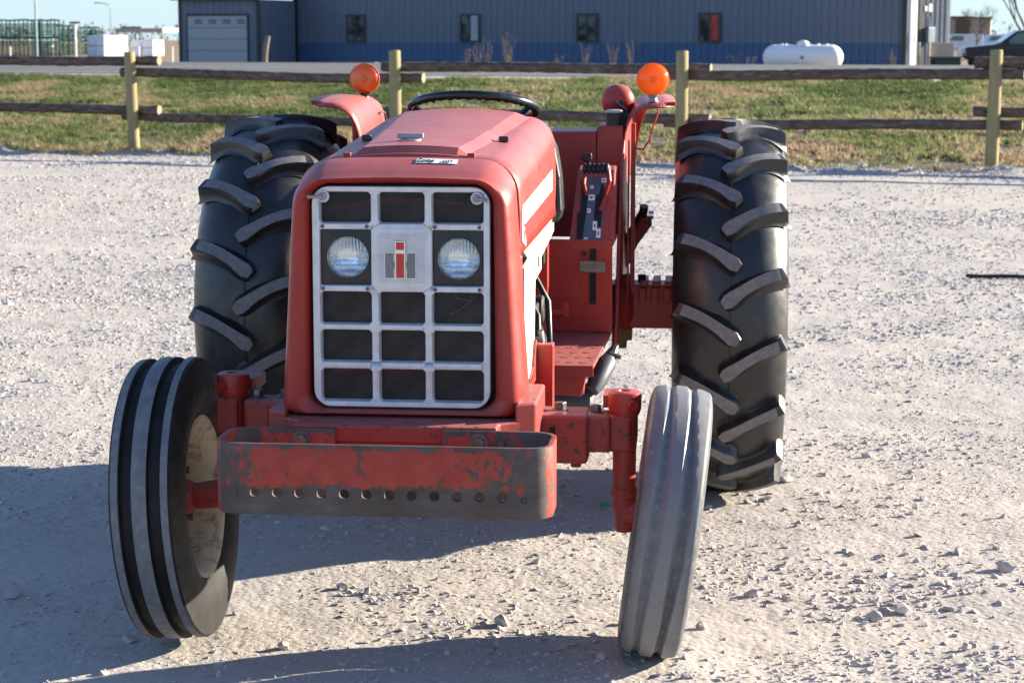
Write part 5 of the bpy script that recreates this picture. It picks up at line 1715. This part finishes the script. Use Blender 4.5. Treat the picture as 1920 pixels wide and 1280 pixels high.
MB().tube([(0.27, 0.48, 0.90), (0.295, 0.46, 0.86), (0.300, 0.42, 0.80), (0.292, 0.38, 0.73), (0.298, 0.33, 0.66), (0.29, 0.30, 0.62)], 0.009, 8).obj('fuel_hose', 'black', T, smooth=50)
MB().tube([(0.27, 0.60, 0.86), (0.31, 0.55, 0.78), (0.318, 0.45, 0.70), (0.30, 0.40, 0.62)], 0.005, 6).obj('cable', 'ink', T, smooth=50)
MB().tube([(0.26, 0.80, 0.93), (0.30, 0.78, 0.86), (0.31, 0.72, 0.74), (0.29, 0.70, 0.64)], 0.010, 8).obj('hydraulic_hose', 'black', T, smooth=50)
MB().lathe([(0.2, 0.0), (0.2, 0.045), (0.285, 0.045), (0.29, 0.04), (0.29, 0.0)], 'x', 20, (0, 0.75, 0.84)).obj('oil_filter', 'dark', T, smooth=40)
MB().tube([(0.285, 0.34, 0.66), (0.31, 0.33, 0.645)], 0.012, 8).obj('hose', 'black', T)
MB().prism([(0.24, 1.07), (0.304, 1.07), (0.314, 1.11), (0.308, 1.22), (0.292, 1.31), (0.268, 1.36), (0.24, 1.37)], 'y', 1.16, 1.30).obj('dash_shield', 'black', T, bevel=0.012, seg=2)
MB().box((-0.25, 1.14, 0.93), (0.26, 1.3, 1.395)).obj('dash_panel', 'black', T, bevel=0.01)
rod = MB().tube([(0.17, 1.32, 0.745), (0.318, 1.32, 0.752)], 0.013, 8).box((0.31, 1.305, 0.742), (0.328, 1.335, 0.785)).obj('pedal_rod', 'red', T)
MB().tube([(0.19, 1.2, 0.70), (0.25, 1.2, 0.715), (0.275, 1.2, 0.728)], [0.02, 0.02, 0.012], 8).obj('pedal_arm', 'red', T)

# platform and step
pf = MB().prism([(0.10, 0.76), (0.442, 0.76), (0.462, 1.44), (0.462, 1.90), (0.10, 1.90)], 'z', 0.652, 0.665).obj('platform', 'red_old', T, bevel=0.003)
for i in range(4):
    for j in range(5):
        MB().prism([(-0.012, 0), (0, 0.007), (0.012, 0), (0, -0.007)], 'z', 0.665, 0.6668).obj('tread_stud', 'red_old', pf, loc=(0.28 + i * 0.042 + 0.02 * (j % 2), 0.82 + j * 0.10, 0))
MB().box((0.30, 0.748, 0.632), (0.442, 0.76, 0.667)).obj('platform_lip', 'red_deep', pf)
MB().prism([(0.28, 0.651), (0.425, 0.651), (0.405, 0.566), (0.28, 0.572)], 'y', 0.775, 0.79).prism([(0.79, 0.651), (1.05, 0.651), (0.79, 0.568)], 'x', 0.404, 0.412).obj('step_bracket', 'red_deep', pf, bevel=0.003)
MB().box((-0.44, 1.13, 0.585), (-0.10, 1.92, 0.60)).obj('platform', 'red_old', T, bevel=0.003)
MB().lathe([(0.24, 0.0), (0.24, 0.062), (0.40, 0.066), (0.42, 0.062), (0.432, 0.045), (0.435, 0.0)], 'x', 32, (0, 1.05, 0.495)).obj('filter_canister', 'charcoal', T, smooth=40)
cy = MB().tube([(0.425, 1.0, 0.545), (0.437, 1.02, 0.565), (0.470, 1.09, 0.625), (0.478, 1.10, 0.64)], [0.022, 0.03, 0.03, 0.02], 18).obj('small_canister', 'charcoal', T, smooth=40)
MB().tube([(0.474, 1.098, 0.632), (0.492, 1.125, 0.668), (0.50, 1.135, 0.674)], [0.026, 0.012, 0.006], 10).tube([(0.475, 1.09, 0.655), (0.51, 1.10, 0.64)], 0.008, 6).obj('canister_cap', 'black', cy)

# footwell panel, pedal, quadrant console with levers
fp = MB().box((0.18, 1.468, 0.666), (0.466, 1.485, 0.985)).obj('footwell_panel', 'red', T, bevel=0.003)
MB().box((0.389, 1.4645, 0.765), (0.411, 1.4675, 0.955)).obj('pedal_slot', 'void', fp)
pd = MB().box((0.356, 1.38, 0.882), (0.447, 1.395, 0.922)).obj('foot_pedal', 'iron', T, bevel=0.004)
MB().tube([(0.40, 1.395, 0.90), (0.40, 1.48, 0.89)], 0.009, 8).obj('pedal_stem', 'iron', pd)
MB().tube([(0.37, 1.467, 0.938), (0.37, 1.461, 0.938)], 0.009, 8).obj('bolt_head', 'dark', fp)
# console: face leans back from (y 1.47, z .958) to (y 1.60, z 1.21)
cons = MB()
fa = [(1.465, 0.958), (1.60, 1.19), (1.63, 1.215), (1.70, 1.225), (1.78, 1.20), (1.78, 0.958)]
v = []
for (yy_, zz_) in fa:
    k = (zz_ - 0.958) / 0.26
    v.append((0.316 + 0.022 * k, yy_, zz_))
for (yy_, zz_) in fa:
    v.append((0.468, yy_, zz_))
nn_ = len(fa)
cons.add(v, [tuple(range(nn_)), tuple(range(2 * nn_ - 1, nn_ - 1, -1))] + [(i, i + nn_, (i + 1) % nn_ + nn_, (i + 1) % nn_) for i in range(nn_)])
co = cons.obj('lever_console', 'red', T, bevel=0.006)
def face(px, py, lift=0.0):
    """point on the leaning console face from local face coordinates"""
    z = 0.962 + (460 - py) * 0.00174
    y = 1.465 + (z - 0.958) * (0.135 / 0.232)
    x = 0.321 + (px - 1070) * 0.00184
    ny, nz = -0.864, 0.503
    return (x, y + ny * lift, z + nz * lift)
def face_poly(name, poly, mat, lift, parent=co):
    lo_ = [face(a, b, lift - 0.0012) for a, b in poly]
    hi_ = [face(a, b, lift) for a, b in poly]
    k = len(poly)
    return MB().add(lo_ + hi_, [tuple(range(k)), tuple(range(2 * k - 1, k - 1, -1))] + [(i, (i + 1) % k, (i + 1) % k + k, i + k) for i in range(k)]).obj(name, mat, parent)
lp = face_poly('lever_plate', [(1093, 452), (1127, 452), (1130, 400), (1132, 330), (1096, 330), (1094, 400)], 'slate', 0.002)
face_poly('lever_slot', [(1082, 452), (1092, 452), (1098, 398), (1100, 352), (1092, 330), (1086, 338), (1088, 352), (1087, 396), (1082, 396)], 'void', 0.0036)
face_poly('lever_slot', [(1113, 424), (1126, 424), (1128, 395), (1131, 350), (1125, 340), (1121, 362), (1115, 366), (1113, 400)], 'void', 0.0038)
for a, b, w_, h_ in ((1107, 349, 6, 6), (1107, 369, 12, 11), (1103, 394, 7, 8), (1115, 422, 8, 17), (1122, 436, 8, 17), (1099, 448, 7, 8), (1129, 336, 9, 8)):
    lb = face_poly('lever_label', [(a - w_ / 2, b + h_ / 2), (a + w_ / 2, b + h_ / 2), (a + w_ / 2, b - h_ / 2), (a - w_ / 2, b - h_ / 2)], 'white', 0.0055, co)
    face_poly('label_mark', [(a - w_ / 6, b + h_ / 5), (a + w_ / 7, b + h_ / 5), (a + w_ / 7, b - h_ / 6), (a - w_ / 6, b - h_ / 6)], 'slate', 0.0068, co)
gx0, gz_ = 0.358, 1.222
gp = MB()
pr = []
for k in range(6):
    pr += [(gx0 + k * 0.0155, 0.013), (gx0 + k * 0.0155 + 0.003, 0.019), (gx0 + k * 0.0155 + 0.010, 0.019), (gx0 + k * 0.0155 + 0.013, 0.013)]
pr = [(gx0 - 0.002, 0.0)] + pr + [(gx0 + 0.095, 0.0)]
lv = gp.lathe(pr, 'x', 18, (0, 1.565, gz_)).obj('lever_grip', 'black', co, smooth=35)
MB().tube([(0.365, 1.566, 1.21), (0.363, 1.55, 1.17), (0.372, 1.555, 1.13)], 0.007, 6).obj('lever', 'red', co)
MB().tube([(0.445, 1.566, 1.23), (0.452, 1.55, 1.18), (0.435, 1.545, 1.12), (0.42, 1.53, 1.08)], 0.007, 6).obj('lever', 'red', co)
kn = MB().prism([(0.333, 1.245), (0.345, 1.262), (0.375, 1.262), (0.375, 1.24), (0.365, 1.222), (0.352, 1.228)], 'y', 1.80, 1.83).obj('lever_knob', 'black', T, bevel=0.006)
MB().tube([(0.365, 1.815, 1.23), (0.36, 1.82, 1.0)], 0.007, 6).obj('knob_stem', 'dark', kn)

# rear deck box, filler cap, work lamp
bx = MB().box((-0.15, 1.92, 0.95), (0.385, 2.25, 1.333)).obj('rear_deck', 'red_deep', T, bevel=0.008)
MB().box((0.386, 1.915, 0.96), (0.482, 2.25, 1.354)).obj('deck_side_box', 'red_deep', bx, bevel=0.008)
MB().lathe([(1.354, 0.028), (1.398, 0.029), (1.400, 0.032), (1.408, 0.031), (1.411, 0.02), (1.412, 0.0)], 'z', 28, (0.446, 1.95, 0), [0, 0, 1, 1, 1]).obj('filler_cap', ['dark', 'grey'], bx, smooth=35)
wlm = MB()
pr = [(0.0, 0.0005)] + [(0.05 * (1 - math.cos(a)), 0.062 * math.sin(a)) for a in np.linspace(0.15, PI / 2, 10)] + [(0.062, 0.062), (0.064, 0.0)]
wo_ = wlm.lathe(pr, 'y', 36).obj('work_lamp', 'red', T, smooth=45, loc=(0.452, 2.06, 1.436))
MB().lathe([(-0.0015, 0.0), (-0.0015, 0.013), (0.004, 0.013)], 'y', 16, (0.012, 0.002, -0.008)).obj('lamp_hole', 'dark', wo_)
MB().tube([(-0.006, -0.01, 0.0), (0.0, -0.018, -0.008), (0.012, -0.02, -0.016), (0.03, -0.02, -0.026), (0.036, -0.02, -0.035), (0.036, 0.0, -0.05)], 0.006, 8).obj('lamp_bracket', 'black', wo_, smooth=50)
MB().box((0.47, 2.02, 1.352), (0.492, 2.06, 1.40)).obj('lamp_foot', 'dark', T)

# seat (low, behind the hood)
se = MB().box((-0.22, 1.75, 1.0), (0.22, 1.90, 1.06)).obj('seat', 'black', T, bevel=0.02)

# steering wheel
SR, stilt = 0.208, rad(-14)
sw = MB()
n = 96
rows_ = []
for k in range(n):
    a = 2 * PI * k / n
    rw = []
    for j in range(10):
        b_ = 2 * PI * j / 10
        rr_ = 0.0145 + (0.0022 * math.sin(a * 40) if math.sin(b_) < 0 else 0)
        rw.append(((SR + rr_ * math.cos(b_)) * math.cos(a), (SR + rr_ * math.cos(b_)) * math.sin(a), 0.0145 * 1.05 * math.sin(b_) * (1 + (0.18 * math.sin(a * 40) if math.sin(b_) < -0.3 else 0))))
    rows_.append(rw)
rows_.append(rows_[0])
sw.grid(rows_, close=True)
swo = sw.obj('steering_wheel', 'wheel_black', T, smooth=60, loc=(0.004, 1.36, 1.433))
swo.rotation_euler = (stilt, 0, 0)
for a in (rad(-18), rad(198), rad(90)):
    MB().tube([(0.03 * math.cos(a), 0.03 * math.sin(a), -0.06), (0.15 * math.cos(a), 0.15 * math.sin(a), -0.05), (SR * math.cos(a), SR * math.sin(a), 0)], [0.011, 0.010, 0.010], 8).obj('spoke', 'wheel_black', swo, smooth=50)
MB().lathe([(-0.08, 0.0), (-0.08, 0.045), (-0.05, 0.04), (-0.045, 0.0)], 'z', 20).obj('hub', 'wheel_black', swo, smooth=40)
MB().lathe([(-0.046, 0.010), (-0.006, 0.010), (0.0, 0.0)], 'z', 12).obj('hub_nut', 'chrome', swo, smooth=40)
MB().tube([(0, 1.22, 1.2), (0.0, 1.345, 1.40)], 0.025, 14).obj('steering_column', 'dark', T)

# fenders ------------------------------------------------------------
FTOP = [(1.895, 1.418, 0.176), (1.96, 1.432, 0.178), (2.06, 1.443, 0.172), (2.18, 1.449, 0.160), (2.30, 1.450, 0.140), (2.41, 1.444, 0.112), (2.50, 1.424, 0.082), (2.57, 1.385, 0.055), (2.61, 1.33, 0.034), (2.63, 1.25, 0.018), (2.635, 1.15, 0.010)]
def fender(sgn, name_label):
    f = MB()
    rows = []
    for i, (y, z, wd) in enumerate(FTOP):
        a_ = FTOP[max(0, i - 1)]
        b_ = FTOP[min(len(FTOP) - 1, i + 1)]
        ty, tz_ = b_[0] - a_[0], b_[1] - a_[1]
        l = math.hypot(ty, tz_)
        ny, nz_ = -tz_ / l, ty / l
        row = []
        for u, dn in ((-0.012, 0.20), (-0.008, 0.13), (-0.002, 0.095), (0.006, 0.066), (0.020, 0.036), (0.040, 0.015), (0.064, 0.004), (0.095, 0.0), (0.135, -0.002), (0.178, -0.004)):
            k = wd / 0.178
            x = 0.490 + (u * k if u > 0 else u)
            d_ = dn * (k if dn < 0.1 else 1)
            yy = y - ny * d_
            if i == 0 and u > 0.09:
                yy += 0.10 * ((u - 0.09) / 0.09) ** 2
            row.append((sgn * x, yy, z - nz_ * d_))
        rows.append(row)
    f.grid(rows)
    low = (sgn * 0.470, 2.3, 0.60)
    edge = [(sgn * (0.470 + 0.012 * max(0, (z - 0.6) / 0.7)), y, z) for y, z in ((1.50, 0.60), (1.60, 0.78), (1.72, 1.00), (1.80, 1.13))]
    f.add(edge + [rows[0][0], low], [(0, 1, 2, 3, 4, 5)])
    f.add([low] + [r[0] for r in rows] + [(sgn * 0.470, 2.63, 0.7)], [tuple(range(len(rows) + 2))])
    o = f.obj('fender', 'hood_red', T, smooth=40, solid=0.006, soff=0)
    o['label'] = name_label
    return o
fr_ = fender(1, 'right fender in the photo, standing on edge to the camera')
fl_ = fender(-1, 'left fender in the photo, its pink faded inner face in the sun')
# front edge flange strips and rear brace on the right fender
for sgn, fo in ((1, fr_), (-1, fl_)):
    MB().tube([(sgn * 0.476, 1.495, 0.60), (sgn * 0.478, 1.60, 0.785), (sgn * 0.478, 1.72, 1.005), (sgn * 0.480, 1.80, 1.135), (sgn * 0.480, 1.865, 1.225), (sgn * 0.484, 1.90, 1.30)], 0.0065, 8, cap=True).obj('edge_bead', 'red', fo, smooth=50)
    MB().box((sgn * 0.515 - 0.008, 2.00, 0.76), (sgn * 0.515 + 0.008, 2.04, 1.36)).obj('brace', 'red', fo, bevel=0.003)
    MB().box((sgn * 0.500 - 0.003, 1.97, 0.72), (sgn * 0.500 + 0.003, 2.0, 1.30)).obj('brace_web', 'red_deep', fo)
MB().tube([(0.60, 1.98, 1.438), (0.605, 1.98, 1.40), (0.585, 1.98, 1.34), (0.575, 1.98, 1.30), (0.55, 1.98, 1.265), (0.525, 1.99, 1.27)], 0.0032, 6).obj('lamp_wire', 'red', fr_, smooth=60)
MB().tube([(-0.486, 2.36, 1.375), (-0.470, 2.37, 1.385), (-0.468, 2.42, 1.38), (-0.468, 2.46, 1.34)], 0.004, 6).tube([(-0.482, 2.32, 1.30), (-0.474, 2.32, 1.26)], 0.004, 6).obj('lamp_wire', 'ink', fl_, smooth=60)

# amber warning lamps
def amber_lamp(loc, rz, mat, stem, label):
    pr = [(-0.020, 0.0004), (-0.019, 0.012), (-0.0175, 0.030), (-0.013, 0.048), (-0.004, 0.0555), (0.0, 0.0562), (0.004, 0.0555), (0.013, 0.048), (0.0175, 0.030), (0.020, 0.0004)]
    o = MB().lathe(pr, 'y', 44).obj('warning_lamp', mat, T, smooth=50, loc=loc)
    o.rotation_euler = (0, 0, rz)
    o['label'] = label
    MB().lathe([(-0.0185, 0.0125), (-0.024, 0.0115), (-0.0255, 0.0)], 'y', 20).obj('lens_boss', mat, o, smooth=40)
    MB().lathe([(-0.003, 0.0565), (0.003, 0.0565), (0.003, 0.0595), (-0.003, 0.0595)], 'y', 44, closed=True).obj('lens_rim', mat, o, smooth=40)
    MB().lathe([(-0.080, 0.020), (-0.076, 0.018), (-0.066, 0.014), (-0.054, 0.022)], 'z', 18).obj('stem', stem, o, smooth=40)
    return o
amber_lamp((-0.530, 2.33, 1.512), rad(-6), 'amber_shaded', 'black', 'shaded orange warning lamp on the left fender')
amber_lamp((0.586, 1.97, 1.518), rad(10), 'amber', 'grey', 'bright orange warning lamp on the right fender')
